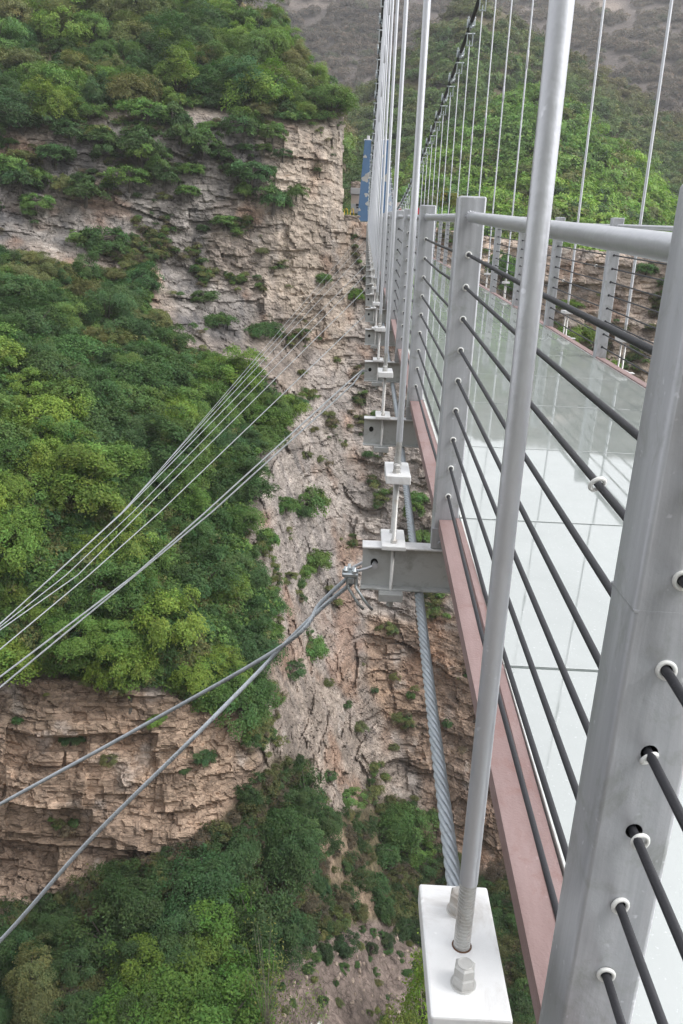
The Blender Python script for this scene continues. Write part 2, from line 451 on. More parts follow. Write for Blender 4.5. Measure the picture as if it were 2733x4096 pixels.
# --- steel cross beams
def beam_parts():
    w = bmesh.new(); box(w, (.053, .026, ZB-.1895), (2.684, .034, ZB-.0085)); 
    t = bmesh.new(); box(t, (.050, -.013, ZB-.008), (2.687, .073, ZB), .0015)
    b = bmesh.new(); box(b, (.050, -.013, ZB-.198), (2.687, .073, ZB-.190), .0015)
    return mesh('web', w, M['beam']), mesh('top_flange', t, M['white']), mesh('bottom_flange', b, M['beam'])  # top flange takes the whiter paint: its sky-lit brightness is put into the colour
BW, BT, BB = beam_parts()
HOLE = bmesh.new()
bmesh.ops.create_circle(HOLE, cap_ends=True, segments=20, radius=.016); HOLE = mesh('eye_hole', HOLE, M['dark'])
for k in range(1, KN+1):
    e = empty('cross_beam', (DX.get(k, 0), Y(k), zf(k)))
    lab = {1: 'silver steel cross beam hidden under the closest white plate', 2: 'large silver I-shaped cross beam with a shackled wire rope at its tip',
           3: 'silver I-shaped cross beam behind the large one, no rope at its tip', 4: 'third silver I-shaped cross beam from the front, looped stay wires at its tip', 5: 'fourth silver I-shaped cross beam from the front', 6: 'fifth silver I-shaped cross beam from the front'}.get(k, 'small cross beam tip in the dense far row under the deck')
    tag(e, lab, 'cross beam', 'steel cross beams carrying the deck')
    for nm, me in (('web', BW), ('top_flange', BT), ('bottom_flange', BB)): link(nm, me, e)
    if k <= 8:
        h = link('eye_hole', HOLE, e, (.105, .0252, ZB-.085)); h.rotation_euler.x = PI/2; h.scale = (1, 1.2, 1)

# --- hangers: rod, threaded end, plates, tie rods, nuts, sleeve, clevis, cable clamp
UPZ, PT = -1.037, .036
def cyl(r, a, b, n=16): 
    bm = bmesh.new(); rings(bm, [(0, 0, a), (0, 0, b)], r, n); return bm
ROD = mesh('rod', cyl(.0136, 0, 1, 20), M['rod'])
def thread_bm(r, L, pitch, n=16):
    bm = bmesh.new(); pts, rad = [], []
    m = int(L/pitch)
    for i in range(m):
        z = i*pitch
        pts += [(0, 0, z), (0, 0, z+pitch*.45), (0, 0, z+pitch*.5), (0, 0, z+pitch*.95)]; rad += [r, r, r*.9, r*.9]
    rings(bm, pts, rad, n, True, 0, (1, 0, 0), False); return bm
THR = mesh('threaded_end', thread_bm(.0128, .125, .0062, 20), M['thread'])
TIE = bmesh.new(); rings(TIE, [(0, 0, ZB-.213), (0, 0, UPZ-PT+.001)], .0092, 14); TIE = mesh('tie_rod', TIE, M['thread'])
def plate(z, t, x=.0515, y=.126, b=.0035):
    bm = bmesh.new(); box(bm, (-x, -y, z-t), (x, y, z), b, 2); return bm
UPL = mesh('upper_plate', plate(UPZ, PT), M['white']); LPL = mesh('lower_plate', plate(ZB+.0205, .020, .0515, .118), M['white']); BPL = mesh('bottom_plate', plate(ZB-.1985, .036, .0515, .118), M['beam'])
def nut_bm(big=True):
    bm = bmesh.new()
    rings(bm, [(0, 0, 0), (0, 0, .003)], .0185, 22); hexnut(bm, (0, 0, .003), .0168, .017); hexnut(bm, (0, 0, .021), .0160, .016)
    rings(bm, [(0, 0, .03), (0, 0, .0385)], [.0102, .0092], 16); torus(bm, (0, 0, .0373), (0, 0, 1), .0104, .0012, 20, 6); return bm
NUT = mesh('nut', nut_bm(), M['thread'])
SNUT = bmesh.new(); hexnut(SNUT, (0, 0, 0), .0150, .016); SNUT = mesh('nut', SNUT, M['thread'])
BOTN = bmesh.new(); hexnut(BOTN, (0, 0, -.035), .016, .034); BOTN = mesh('nut', BOTN, M['beam'])
SLV = bmesh.new(); rings(SLV, [(0, 0, -.14), (0, 0, -.13), (0, 0, .13), (0, 0, .14)], [.016, .0195, .0195, .016], 16); SLV = mesh('coupling_sleeve', SLV, M['rod'])
def clevis_bm():
    bm = bmesh.new()
    box(bm, (-.085, -.02, 0), (.085, .02, .035), .004)
    box(bm, (-.085, -.02, .035), (-.062, .02, .40), .003); box(bm, (.062, -.02, .035), (.085, .02, .40), .003)
    rings(bm, [(-.115, 0, .37), (.115, 0, .37)], .018, 10); rings(bm, [(0, 0, .03), (0, 0, .16)], .012, 10)
    for s in (-1, 1): rings(bm, [(s*.10, 0, .37), (s*.125, 0, .37)], .03, 6)
    return bm
CLV = mesh('clevis', clevis_bm(), M['zinc'])
def clamp_bm():
    bm = bmesh.new()
    for dy in (-.10, .10):
        rings(bm, [(0, dy-.035, 0), (0, dy+.035, 0)], .075, 16)
        for sx in (-1, 1):
            rings(bm, [(sx*.088, dy, -.09), (sx*.088, dy, .10)], .014, 8); rings(bm, [(sx*.088, dy, .085), (sx*.088, dy, .11)], .026, 6)
            box(bm, (sx*.06-.02, dy-.035, -.02), (sx*.09+.01, dy+.035, .02), .004)
        torus(bm, (0, dy, .055), (1, 0, 0), .035, .012, 12, 6)
    rings(bm, [(-.09, 0, -.08), (.09, 0, -.08)], .03, 8)
    box(bm, (-.03, -.10, -.16), (.03, .10, -.05), .006)
    return bm
CLP = mesh('cable_clamp', clamp_bm(), M['zinc'])
RUST = bmesh.new(); torus(RUST, (0, 0, 0), (0, 0, 1), .0140, .0012, 24, 6); RUST = mesh('rust_ring', RUST, paint('rust', (.09, .045, .025), (.17, .09, .05), 0, .8, .95))
def ysleeve(y): return 3.31-.042*(y-15.3)
hang_words = {1: 'thickest silver hanger rod, screwed into the long white plate at the bottom', 2: 'second silver hanger rod from the front, its white plate left of the tall post',
              3: 'third silver hanger rod from the front', 4: 'fourth silver hanger rod from the front in the left row', 5: 'fifth silver hanger rod from the front in the left row'}
for side in (0, 1):
    for k in range(1 if side == 0 else 2, KN+1):
        x = (XH+(.015 if k == 1 else 0) if side == 0 else XRH); z = zf(k)
        e = empty('hanger', (x, Y(k)+.064, z))
        if side == 0: lab = hang_words.get(k, 'thin silver hanger rod in the crowded far part of the left row')
        else: lab = {4: 'thin silver hanger rod at the right edge, first beyond the far side railing', 5: 'thin silver hanger rod just right of the thickest rod, beyond the far side railing'}.get(k, 'thin hanger rod hanging from the clamped black cable on the far side')
        tag(e, lab, 'hanger rod', 'hangers of the near cable' if side == 0 else 'hangers of the far cable')
        zt = zcable(Y(k))-z-.55
        r = link('rod', ROD, e, (0, 0, UPZ+.118)); r.scale.z = max(.2, zt-UPZ-.118)
        link('threaded_end', THR, e, (0, 0, UPZ-.001)); link('upper_plate', UPL, e).scale.x = 1.1 if k == 1 and side == 0 else 1; link('lower_plate', LPL, e); link('bottom_plate', BPL, e)
        if k <= 3: link('rust_ring', RUST, e, (0, 0, UPZ+.0006))
        if k <= 22:
            for s in (-1, 1):
                link('tie_rod', TIE, e, (0, s*.068, 0)); link('nut', NUT, e, (-.002+.004*s, s*.070, UPZ)); link('nut', SNUT, e, (0, s*.068, ZB+.0205)); link('nut', BOTN, e, (0, s*.068, ZB-.2347))
        zs = ysleeve(Y(k))-z
        if UPZ+.4 < zs < zt-.2: link('coupling_sleeve', SLV, e, (0, 0, zs))
        link('clevis', CLV, e, (0, 0, zt-.01)).scale.z = .8; c = link('cable_clamp', CLP, e, (0, 0, zt+.545))
        c.rotation_euler.x = math.atan((zcable(Y(k)+.1)-zcable(Y(k)-.1))/.2)

for x, w in ((XH, 'black main cable of the near side, rising steeply beside the left row of rods'), (XRH, 'black main cable of the far side with silver clamps, rising to the top')):
    bm = bmesh.new()
    ys = list(np.linspace(-14, 114, 110)); rings(bm, [(x, y+.064, zcable(y)) for y in ys], .052, 14)
    tag(link('main_cable', mesh('main_cable', bm, M['rubber'])), w, 'cable')

# --- twisted wire ropes
def strands(bm, pts, R, n=6, lay=.3, seg=14, m=7, core=True):
    pts = [Vector(p) for p in pts]
    cum = [0]
    for a, b in zip(pts, pts[1:]): cum.append(cum[-1]+(b-a).length)
    L = cum[-1]; N_ = max(8, int(L/lay*seg)); rs = R*.36
    P, T = [], []
    i = 0
    for s in range(N_+1):
        d = L*s/N_
        while i < len(pts)-2 and cum[i+1] < d: i += 1
        f = (d-cum[i])/(cum[i+1]-cum[i]); P.append(pts[i].lerp(pts[i+1], f))
    for s in range(N_+1): T.append((P[min(s+1, N_)]-P[max(s-1, 0)]).normalized())
    for q in range(n):
        path = []
        for s in range(N_+1):
            u = T[s].cross(Vector((0, 0, 1))).normalized(); w = u.cross(T[s]); a = 2*PI*(q/n+s/N_*L/lay)
            path.append(P[s]+(u*math.cos(a)+w*math.sin(a))*(R-rs))
        rings(bm, path, rs, m, False)
    if core: rings(bm, P[::4], R*.55, 8, False)

bm = bmesh.new(); zr = ZB-.198-.022
strands(bm, [(.300+.009*min(4, max(0, y-2.5)), y, zy(y)+zr) for y in np.linspace(.9, 16, 40)], .0205, 6, .26, 16, 8)
rings(bm, [(.33, y, zy(y)+zr) for y in np.linspace(16, 112, 40)], .020, 8)
tag(link('under_deck_rope', mesh('under_deck_rope', bm, M['rope'])), 'thick twisted grey wire rope running under the cross beams', 'wire rope')

# --- stay wires fanning out to the lower left
def sag(a, b, n, s):
    a, b = Vector(a), Vector(b)
    return [a.lerp(b, i/n)+Vector((0, 0, -s*4*(i/n)*(1-i/n))) for i in range(n+1)]
def through(T, U, V, depth):
    """end point beyond the picture's left border, in direction of that point"""
    d = ray(U, V); e = Vector(d)*depth          # depth measured along the view axis
    return e
tip2 = Vector((.055, Y(2)-.09, zf(2)-1.34))
c2 = at(np.array(805.), np.array(1322.), Y(2)+.01); C2 = Vector(c2)
m2 = Vector(at(np.array(655.), np.array(1478.), Y(2)-.03)); m3 = Vector(at(np.array(640.), np.array(1492.), Y(2)-.02)); m3b = Vector(at(np.array(600.), np.array(1535.), Y(2)-.04))
E1 = through(None, -250, 1985, 4.7); E2 = through(None, -250, 2405, 3.9)
w1 = Vector(at(np.array(735.), np.array(1392.), Y(2)+.01))
for nm, pts, lab in (('a', [C2+Vector((0, -.01, .008)), w1+Vector((0, .012, .010)), m2, Vector(ray(330, 1665))*4.05, Vector(ray(0, 1846))*4.3, E1], 'twisted stay rope from the large beam tip, upper strand going to the left edge'),
                     ('b', [C2+Vector((.012, 0, -.028)), w1+Vector((0, -.006, -.012)), m3, m3b, Vector(ray(430, 1707))*3.52, Vector(ray(200, 1935))*3.62, Vector(ray(0, 2160))*3.75, E2], 'twisted stay rope from the large beam tip, lower strand falling to the lower left')):
    bm = bmesh.new()
    q = []
    for i in range(len(pts)-1):                       # smooth the corners
        p0, p1, p2, p3 = pts[max(i-1, 0)], pts[i], pts[i+1], pts[min(i+2, len(pts)-1)]
        for t in np.linspace(0, 1, 10, endpoint=False):
            t = float(t); q.append(.5*((2*p1)+(p2-p0)*t+(2*p0-5*p1+4*p2-p3)*t*t+(3*p1-p0-3*p2+p3)*t*t*t))
    q.append(pts[-1])
    strands(bm, q, .0098, 6, .085, 12, 6)
    tag(link('stay_rope', mesh('stay_rope', bm, M['rope'])), lab, 'wire rope', 'twisted stay ropes of the large beam tip')

# shackle and clip at that tip
sx, sy, sz = .105, Y(2)+.026, zf(2)+ZB-.085
e = empty('shackle', (sx, sy, sz)); tag(e, 'silver bow shackle through the eye of the large beam tip', 'shackle')
bm = bmesh.new()
loop = [Vector((.002, -.030, -.002)), Vector((-.03, -.036, -.016)), Vector((-.065, -.03, -.03)), Vector((-.092, -.005, -.036)), Vector((-.09, .02, -.034)), Vector((-.05, .04, -.018)), Vector((.0, .034, -.002))]
rings(bm, loop, .0065, 10); link('bow', mesh('bow', bm, M['rod']), e)
bm = bmesh.new(); rings(bm, [(.002, -.042, 0), (.002, .042, 0)], .0085, 12); rings(bm, [(.002, -.046, 0), (.002, -.024, 0)], .013, 12)
link('pin', mesh('pin', bm, M['rod']), e)
e = empty('rope_clip', tuple(C2)); e.scale = (1.25,)*3; tag(e, 'shiny zinc rope clip clamping the stay rope below the shackle', 'rope clip')
bm = bmesh.new(); box(bm, (-.030, -.034, .006), (.026, .018, .022), .004); box(bm, (-.012, -.03, -.02), (.012, .014, .006), .004); box(bm, (.016, -.02, -.03), (.026, .012, .01), .003); link('saddle', mesh('saddle', bm, M['zinc']), e)
for dx, dy_ in ((-.018, -.02), (.012, -.026), (-.006, .006)):
    bm = bmesh.new(); hexnut(bm, (dx, dy_, .022), .0105, .011, .002); rings(bm, [(dx, dy_, .03), (dx, dy_, .042)], .006, 10); link('nut', mesh('nut', bm, M['zinc']), e)
bm = bmesh.new()
for o_ in (0, .028):
    rings(bm, [(-.012+o_, -.02+o_*.3, .0), (-.008+o_, -.03, -.03), (.03+o_*1.1, -.04, -.085), (.05+o_*1.1, -.042, -.105)], .0052, 8)
link('u_bolt', mesh('u_bolt', bm, M['zinc']), e)

# thinner stays from the further beam tips
stays = [(4, [(821, 2050), (539, 2300), (0, 2708)], .0075), (4, [(846, 2050), (541, 2302), (0, 2750)], .0075), (6, [(638, 2050), (357, 2300), (0, 2598)], .006), 
         (8, [(563, 2050), (312, 2300), (0, 2520)], .006), (10, [(530, 2050), (265, 2300), (0, 2508)], .0055)]
for kk in (12, 18, 26, 38): stays.append((kk, [(489+random.uniform(-4, 4), 2050), (218+random.uniform(-3, 3), 2300), (0, 2495+random.uniform(-3, 3))], .0062))
for j, (k, pts, r) in enumerate(stays):
    T = Vector((.05, Y(k)+.03, zf(k)+ZB-.10))
    dT = np.array(T)@FW
    uT, vT = back(np.array(T)); path = [T]
    for (u, v) in [(u/K, v/K) for u, v in pts]+[(-500/K, (pts[2][1]+(pts[2][1]-pts[1][1])/(pts[1][0]-pts[2][0])*500)/K)]:
        s = (uT-u)/(uT+1000.)                       # inverse depth runs linearly along a straight wire in perspective
        inv = (1-s)/dT+s/5.0
        path.append(Vector(ray(u, v))/inv)
    if j < 2:
        P0, P1 = path[0], path[1]; s_ = 1 if j == 0 else -1; path = [P0+Vector((.03, 0, 0)), P0+Vector((-.02, 0, .006*s_)), P0.lerp(P1, .08)+Vector((0, 0, .028*s_)), P0.lerp(P1, .3)+Vector((0, 0, .024*s_))]+path[1:]
    bm = bmesh.new()
    dense = []
    for a, b in zip(path, path[1:]): dense += [a.lerp(b, t) for t in np.linspace(0, 1, 12, endpoint=False)]
    dense.append(path[-1])
    rings(bm, dense, r, 7)
    lab = 'pair of stay wires from the second roped beam, one of two side by side' if k == 4 else 'stay wire between the close pair and the upper bundle' if k <= 10 else 'stay wire in the bright upper bundle from the far beams'
    if k == 6: lab = 'stay wire just above the close pair on the left side'
    tag(link('stay_wire', mesh('stay_wire', bm, M['wire'])), lab, 'stay wire', 'stay wires fanning to the lower left')

# ------------------------------------------------------------------ landing at the far end
YT = 114.0
def P_(U, V, y): return Vector(at(np.array(float(U)), np.array(float(V)), y))
def tower(Ub, Ut, wb, wt, lab):
    b = P_(Ub, 508, YT); t = P_(Ut, 323, YT)
    e = empty('bridge_tower', tuple(b)); tag(e, lab, 'tower', 'blue bridge towers')
    H = t.z-b.z; dx = t.x-b.x
    bm = bmesh.new(); R = []
    for f in (0, 1):
        w = (wb+(wt-wb)*f)/2; c = Vector((dx*f, 0, H*f))
        R.append([bm.verts.new(c+Vector((sx*w, sy*(.9-.3*f), 0))) for sx, sy in ((-1, -1), (1, -1), (1, 1), (-1, 1))])
    for i in range(4): bm.faces.new((R[0][i], R[0][(i+1) % 4], R[1][(i+1) % 4], R[1][i]))
    bm.faces.new(R[1]); link('shaft', mesh('shaft', bm, M['blue']), e)
    bm = bmesh.new(); box(bm, (dx-.5, -.5, H), (dx+.5, .5, H+.12), .02); box(bm, (dx-.12, -.35, H+.12), (dx+.22, .35, H+.55), .04); link('saddle', mesh('saddle', bm, M['white']), e)
    for (f, off, r, sq) in ((.80, -.5, .24, .7), (.53, -.1, .42, 1), (.57, .45, .3, 1.2), (.33, .3, .24, 1), (.22, .5, .2, 1.2), (.14, -.8, .16, 1.2)):
        w = (wb+(wt-wb)*f)/2
        bm = bmesh.new(); n = 18
        vs = []
        for i in range(n):
            a = 2*PI*i/n; rr = r*(1+.22*math.sin(3*a+f*20)+.1*math.sin(5*a))
            x = max(-w+.02, min(w-.02, off*w+rr*math.cos(a))); vs.append((dx*f+x, -(.9-.3*f)-.012-.0, H*f+rr*sq*math.sin(a)))
        q = [bm.verts.new((x, y+.3*((z-H*f)/H), z)) for x, y, z in vs]; bm.faces.new(q)
        ex = bmesh.ops.extrude_face_region(bm, geom=bm.faces[:]); bmesh.ops.translate(bm, vec=(0, .03, 0), verts=[v for v in ex['geom'] if isinstance(v, bmesh.types.BMVert)])
        bmesh.ops.recalc_face_normals(bm, faces=bm.faces)
        link('cloud_patch', mesh('cloud_patch', bm, M['cloud']), e)
    return b
tb = tower(834, 844.5, 1.6, .8, 'blue tower painted with white clouds, left one at the far bridge end')
tower(889, 884, 1.9, .9, 'blue tower behind the left row of rods, right one at the far bridge end')
bm = bmesh.new(); a = P_(818, 508, YT-1.5); box(bm, (a.x-.2, YT-1.6, a.z-4.2), (a.x+2.6, YT+2, a.z-.02), .05)
box(bm, (a.x+2.7, YT-1.2, a.z-4.0), (a.x+6.5, YT+2, a.z-.05), .05)
tag(link('tower_footing', mesh('tower_footing', bm, M['concrete'])), 'grey concrete footing under the blue towers', 'footing')
def stonewall(name, a, b, lab, n=140, dz=0):
    bm = bmesh.new(); box(bm, a, b)
    rnd = random.Random(5)
    for i in range(n):
        x = rnd.uniform(a[0], b[0]); z = rnd.uniform(a[2], b[2]); s = rnd.uniform(.12, .3)
        t = bmesh.new(); bmesh.ops.create_icosphere(t, subdivisions=1, radius=s)
        for v in t.verts: v.co = Vector((v.co.x*1.3, v.co.y*.5, v.co.z*.75))*rnd.uniform(.85, 1.15)
        bmesh.ops.translate(t, vec=(x, a[1], z), verts=t.verts); merge(bm, t)
    return tag(link(name, mesh(name, bm, M['stone'])), lab, 'wall')
nst = N('rubble_stone'); g = nst.geo(); nst.base(nst.mix(nst.ramp(nst.noise(g, 2.6, 6, .7), [(.3, 0.), (.7, 1.)]), (.20, .15, .12), (.46, .38, .31))); nst.set(Roughness=.95); nst.bump(nst.noise(g, 5, 6), .8, .1); M['stone'] = nst.m
a = P_(790, 493, YT-2); b = P_(822, 552, YT-2)
stonewall('rubble_wall', (a.x, YT-2, b.z-.6), (b.x-.1, YT-.5, a.z), 'brown rubble stone wall below the two yellow hoops')
a = P_(810, 417, YT+9); b = P_(826, 432, YT+9); stonewall('rubble_bank', (a.x-.2, YT+9, b.z-.6), (b.x+1.2, YT+10, a.z), 'small rubble stone bank above the plastered hut', 60)
for i, (u0, u1, w) in enumerate(((789, 798.5, 'left'), (803.5, 812.5, 'right'))):
    p, q = P_(u0, 494, YT-1.6), P_(u1, 494, YT-1.6); h = P_(u0, 478, YT-1.6).z-p.z
    bm = bmesh.new(); rings(bm, [(p.x, YT-1.6, p.z-.1), (p.x+.12, YT-1.6, p.z+h*.9), (p.x+.3, YT-1.6, p.z+h), (q.x-.3, YT-1.6, p.z+h), (q.x-.12, YT-1.6, p.z+h*.9), (q.x, YT-1.6, p.z-.1)], .055, 8)
    tag(link('hoop_barrier', mesh('hoop_barrier', bm, M['yellow'])), 'yellow hoop barrier on the rubble wall, %s one of two' % w, 'barrier', 'yellow hoops on the rubble wall')
def hut(u0, v0, u1, v1, y, lab, band=.45):
    a = P_(u0, v0, y); b = P_(u1, v1, y); e = empty('plastered_hut', (a.x, y, b.z)); tag(e, lab, 'hut')
    w, h = b.x-a.x, a.z-b.z
    bm = bmesh.new(); box(bm, (0, 0, 0), (w, 3.5, h*(1-band)), .02); link('lower_wall', mesh('lower_wall', bm, M['roofgrey']), e)
    bm = bmesh.new(); box(bm, (.0, .02, h*(1-band)), (w, 3.5, h*.75), .02); link('wall', mesh('wall', bm, M['plaster']), e)
    bm = bmesh.new(); box(bm, (-.1, -.15, h*.75), (w+.1, 3.6, h), .03); link('parapet', mesh('parapet', bm, M['roofgrey']), e)
    bm = bmesh.new(); box(bm, (w*.55, -.02, h*.3), (w*.95, .03, h*.38)); box(bm, (w*.6, -.02, h*.20), (w*.95, .03, h*.27)); link('window', mesh('window', bm, M['dark']), e)
hut(807, 431, 826, 490, YT+5, 'pale plastered hut left of the blue tower', .62)
hut(884, 436, 900, 492, YT+7, 'beige plastered hut seen between the hanger rods, right of the blue towers', .5)
a = P_(872, 463, YT+4); b = P_(920, 492, YT+4); bm = bmesh.new(); box(bm, (a.x, YT+4, b.z), (b.x, YT+6, a.z), .05); tag(link('terrace_wall', mesh('terrace_wall', bm, M['plaster'])), 'low beige terrace wall behind the sagging far cable clamps', 'wall')
for (u0, u1, v0, v1, w) in ((958, 968, 477, 492, 'red banner just left of the third railing post'), (913, 921, 478, 490, 'small red banner between the hanger rods')):
    a = P_(u0, v0, 108); b = P_(u1, v1, 108); bm = bmesh.new()
    nx = 12; R = [[bm.verts.new((a.x+(b.x-a.x)*i/nx, 108+.05*math.sin(i*1.3), z)) for i in range(nx+1)] for z in (b.z, a.z)]
    for i in range(nx): bm.faces.new((R[0][i], R[0][i+1], R[1][i+1], R[1][i]))
    ex = bmesh.ops.extrude_face_region(bm, geom=bm.faces[:]); bmesh.ops.translate(bm, vec=(0, .02, 0), verts=[v for v in ex['geom'] if isinstance(v, bmesh.types.BMVert)])
    tag(link('red_banner', mesh('red_banner', bm, M['red'])), w, 'banner', 'red banners at the landing')
a = P_(1010, 440, 112); b = P_(1048, 492, 112); bm = bmesh.new()
for x in (a.x, (a.x+b.x)/2, b.x): rings(bm, [(x, 112, b.z-1), (x, 112, a.z)], .05, 6)
for z in (a.z, a.z-1.2): rings(bm, [(a.x, 112, z), (b.x, 112, z)], .03, 6)
tag(link('green_fence', mesh('green_fence', bm, M['greenmetal'])), 'thin green pipe fence behind the yellowish tree at the landing', 'fence')

# ------------------------------------------------------------------ noise for the terrain
def _hash(ix, iy, iz, seed):
    h = (ix*374761393+iy*668265263+iz*2147483647+seed*974634541) & 0xffffffff
    h = ((h ^ (h >> 13))*1274126177) & 0xffffffff
    h = ((h ^ (h >> 16))*2246822519) & 0xffffffff
    return ((h ^ (h >> 15)) & 0xffffff)/float(0xffffff)
def vnoise(P, s, seed=0):
    Q = P*s; I = np.floor(Q).astype(np.int64); F = Q-I; F = F*F*(3-2*F); o = 0
    for dx in (0, 1):
        for dy in (0, 1):
            for dz in (0, 1):
                w = (F[..., 0] if dx else 1-F[..., 0])*(F[..., 1] if dy else 1-F[..., 1])*(F[..., 2] if dz else 1-F[..., 2])
                o = o+w*_hash(I[..., 0]+dx, I[..., 1]+dy, I[..., 2]+dz, seed)
    return o*2-1
def fbm(P, s, o=4, seed=0, g=.5):
    a = 1; r = 0; t = 0
    for i in range(o): r = r+a*vnoise(P, s, seed+i*17); t += a; a *= g; s *= 2.03
    return r/t
def hsh(a, b, c, seed): return _hash(a.astype(np.int64), b.astype(np.int64), c.astype(np.int64), seed)
def smooth(e0, e1, x): t = np.clip((x-e0)/(e1-e0), 0, 1); return t*t*(3-2*t)
def inpoly(U, V, poly):
    r = np.zeros(U.shape, bool); n = len(poly)
    for i in range(n):
        x1, y1 = poly[i]; x2, y2 = poly[(i+1) % n]
        c = ((y1 > V) != (y2 > V)) & (U < (x2-x1)*(V-y1)/((y2-y1) if y2 != y1 else 1e-9)+x1); r ^= c
    return r
def gridinterp(U, V, uc, vc, T):
    T = np.asarray(T, float); uc = np.asarray(uc, float); vc = np.asarray(vc, float)
    i = np.clip(np.searchsorted(uc, U)-1, 0, len(uc)-2); j = np.clip(np.searchsorted(vc, V)-1, 0, len(vc)-2)
    f = np.clip((U-uc[i])/(uc[i+1]-uc[i]), 0, 1); g = np.clip((V-vc[j])/(vc[j+1]-vc[j]), 0, 1)
    return (T[j, i]*(1-f)+T[j, i+1]*f)*(1-g)+(T[j+1, i]*(1-f)+T[j+1, i+1]*f)*g
def blur(A, n):
    for ax in (0, 1):
        for _ in range(2):
            Pd = np.concatenate([np.repeat(np.take(A, [0], ax), n, ax), A, np.repeat(np.take(A, [-1], ax), n, ax)], ax)
            c = np.cumsum(Pd, ax); z = np.zeros_like(np.take(c, [0], ax)); c = np.concatenate([z, c], ax)
            w = 2*n+1
            A = (np.take(c, range(w, c.shape[ax]), ax)-np.take(c, range(0, c.shape[ax]-w), ax))/w
    return A

# ------------------------------------------------------------------ main gorge wall and floor
UC = [-900, -300, 0, 200, 400, 600, 700, 785, 830, 900, 1000, 1150, 1350, 1568, 2000]
VC = [-100, 80, 270, 400, 520, 640, 760, 900, 1100, 1300, 1500, 1620, 1800, 1950, 2080, 2200, 2350, 2600, 2900]
YT_ = [[140, 140, 140, 140, 145, 150, 150, 150, 150, 150, 150, 150, 150, 150, 150],
       [118, 118, 118, 120, 122, 125, 128, 132, 140, 140, 140, 140, 140, 140, 140],
       [97, 97, 97, 99, 101, 103, 104, 107, 122, 125, 125, 125, 125, 125, 125],
       [93, 93, 93, 95, 97, 100, 102, 106, 116, 118, 118, 118, 116, 114, 112],
       [88, 88, 89, 92, 95, 99, 102, 107, 112.5, 112.5, 111, 108, 102, 96, 92],
       [78, 78, 80, 86, 94, 98, 101, 105, 109, 108, 106, 103, 98, 94, 90],
       [70, 71, 73, 77, 84, 95, 100, 103, 106, 105, 103, 100, 96, 92, 89],
       [58, 59, 62, 68, 74, 84, 94, 98, 100, 99, 98, 96, 93, 90, 88],
       [51, 51, 53, 57, 64, 70, 85, 91, 93, 92, 91, 90, 88, 86, 84],
       [47.5, 47.5, 48.5, 51, 57, 63, 76, 84, 86, 86, 85, 84, 82, 80, 78],
       [47, 47, 47.5, 48, 50, 57, 68, 75, 78, 79, 78, 76, 74, 72, 70],
       [47, 47, 47.5, 48, 49.5, 53, 62, 70, 73, 75, 74, 72, 70, 68, 66],
       [46, 46, 46.5, 47, 48, 50.5, 57, 63, 67, 70, 70, 68, 65, 62, 60],
       [45, 45, 45.5, 46, 46.5, 48, 51, 55, 59, 64, 66, 64, 61, 58, 56],
       [43, 43, 44, 44, 44.5, 45.5, 47, 50, 53, 57, 59, 58, 56, 54, 52],
       [40, 40, 41, 41, 41.5, 42.5, 44, 46, 48, 51, 53, 52, 50, 48, 46],
       [36, 36, 37, 37, 38, 39, 40, 41, 43, 45, 46, 45, 44, 42, 40],
       [28, 28, 29, 29, 30, 30, 31, 32, 33, 34, 34, 34, 33, 32, 31],
       [19, 19, 20, 20, 21, 21, 22, 22, 23, 23, 23, 23, 23, 22, 21]]
R_CAP = [(-900, -200), (300, -200), (600, 40), (790, 215), (785, 262), (720, 285), (640, 270), (540, 262), (420, 245), (300, 250), (180, 275), (60, 300), (-900, 310)]
R_TAL = [(-900, 610), (60, 610), (200, 640), (320, 640), (355, 720), (440, 820), (560, 865), (625, 900), (655, 930), (620, 1010), (580, 1090), (550, 1190), (565, 1300), (610, 1390), (620, 1480), (575, 1560), (600, 1635), (520, 1640), (380, 1590), (200, 1530), (-900, 1520)]
R_FLO = [(-900, 2070), (100, 2070), (280, 1985), (450, 1935), (610, 1800), (640, 1750), (720, 1745), (745, 1850), (850, 1860), (890, 1820), (970, 1850), (1010, 1950), (1100, 2000), (1300, 2010), (2000, 1990), (2000, 2900), (-900, 2900)]
R_SCR = [(640, 2150), (740, 2130), (860, 2100), (960, 2110), (1000, 2260), (980, 2400), (600, 2420), (600, 2250)]
R_SLO = [(720, 1890), (800, 1880), (830, 1990), (880, 2080), (820, 2110), (740, 2060), (700, 1960)]
R_PIN = [(600, 1010), (700, 880), (740, 620), (850, 540), (930, 600), (960, 1300), (900, 1460), (760, 1560), (640, 1480), (590, 1150)]
R_ORG = [(840, 1420), (1180, 1380), (1250, 2000), (1000, 1960), (940, 1780), (900, 1650), (840, 1560)]
R_TAN = [(-900, 1550), (160, 1560), (560, 1640), (620, 1760), (610, 1880), (440, 1930), (280, 1980), (100, 2060), (-900, 2060)]
R_GRY = [(-900, 330), (60, 330), (300, 280), (600, 290), (640, 420), (480, 500), (470, 640), (600, 720), (560, 800), (440, 780), (330, 590), (-900, 570)]
R_BEI = [(610, 330), (700, 290), (800, 270), (810, 560), (770, 880), (650, 770), (590, 560)]
R_RGT = [(1000, 480), (2000, 540), (2000, 1100), (1000, 1100)]
step = 3.2; US0, VS0 = -420, -60
us = np.arange(US0, 1860, step); vs = np.arange(VS0, 2620, step)
UU, VV = np.meshgrid(us, vs)
YM = blur(gridinterp(UU, VV, UC, VC, YT_), 8)
P0 = at(UU, VV, YM)
wob = fbm(P0, .12, 3, 40)*34; wob2 = fbm(P0, .12, 3, 60)*34
def soft(poly, w=1.0): return blur(inpoly(UU+wob*w, VV+wob2*w, poly).astype(float), 2)
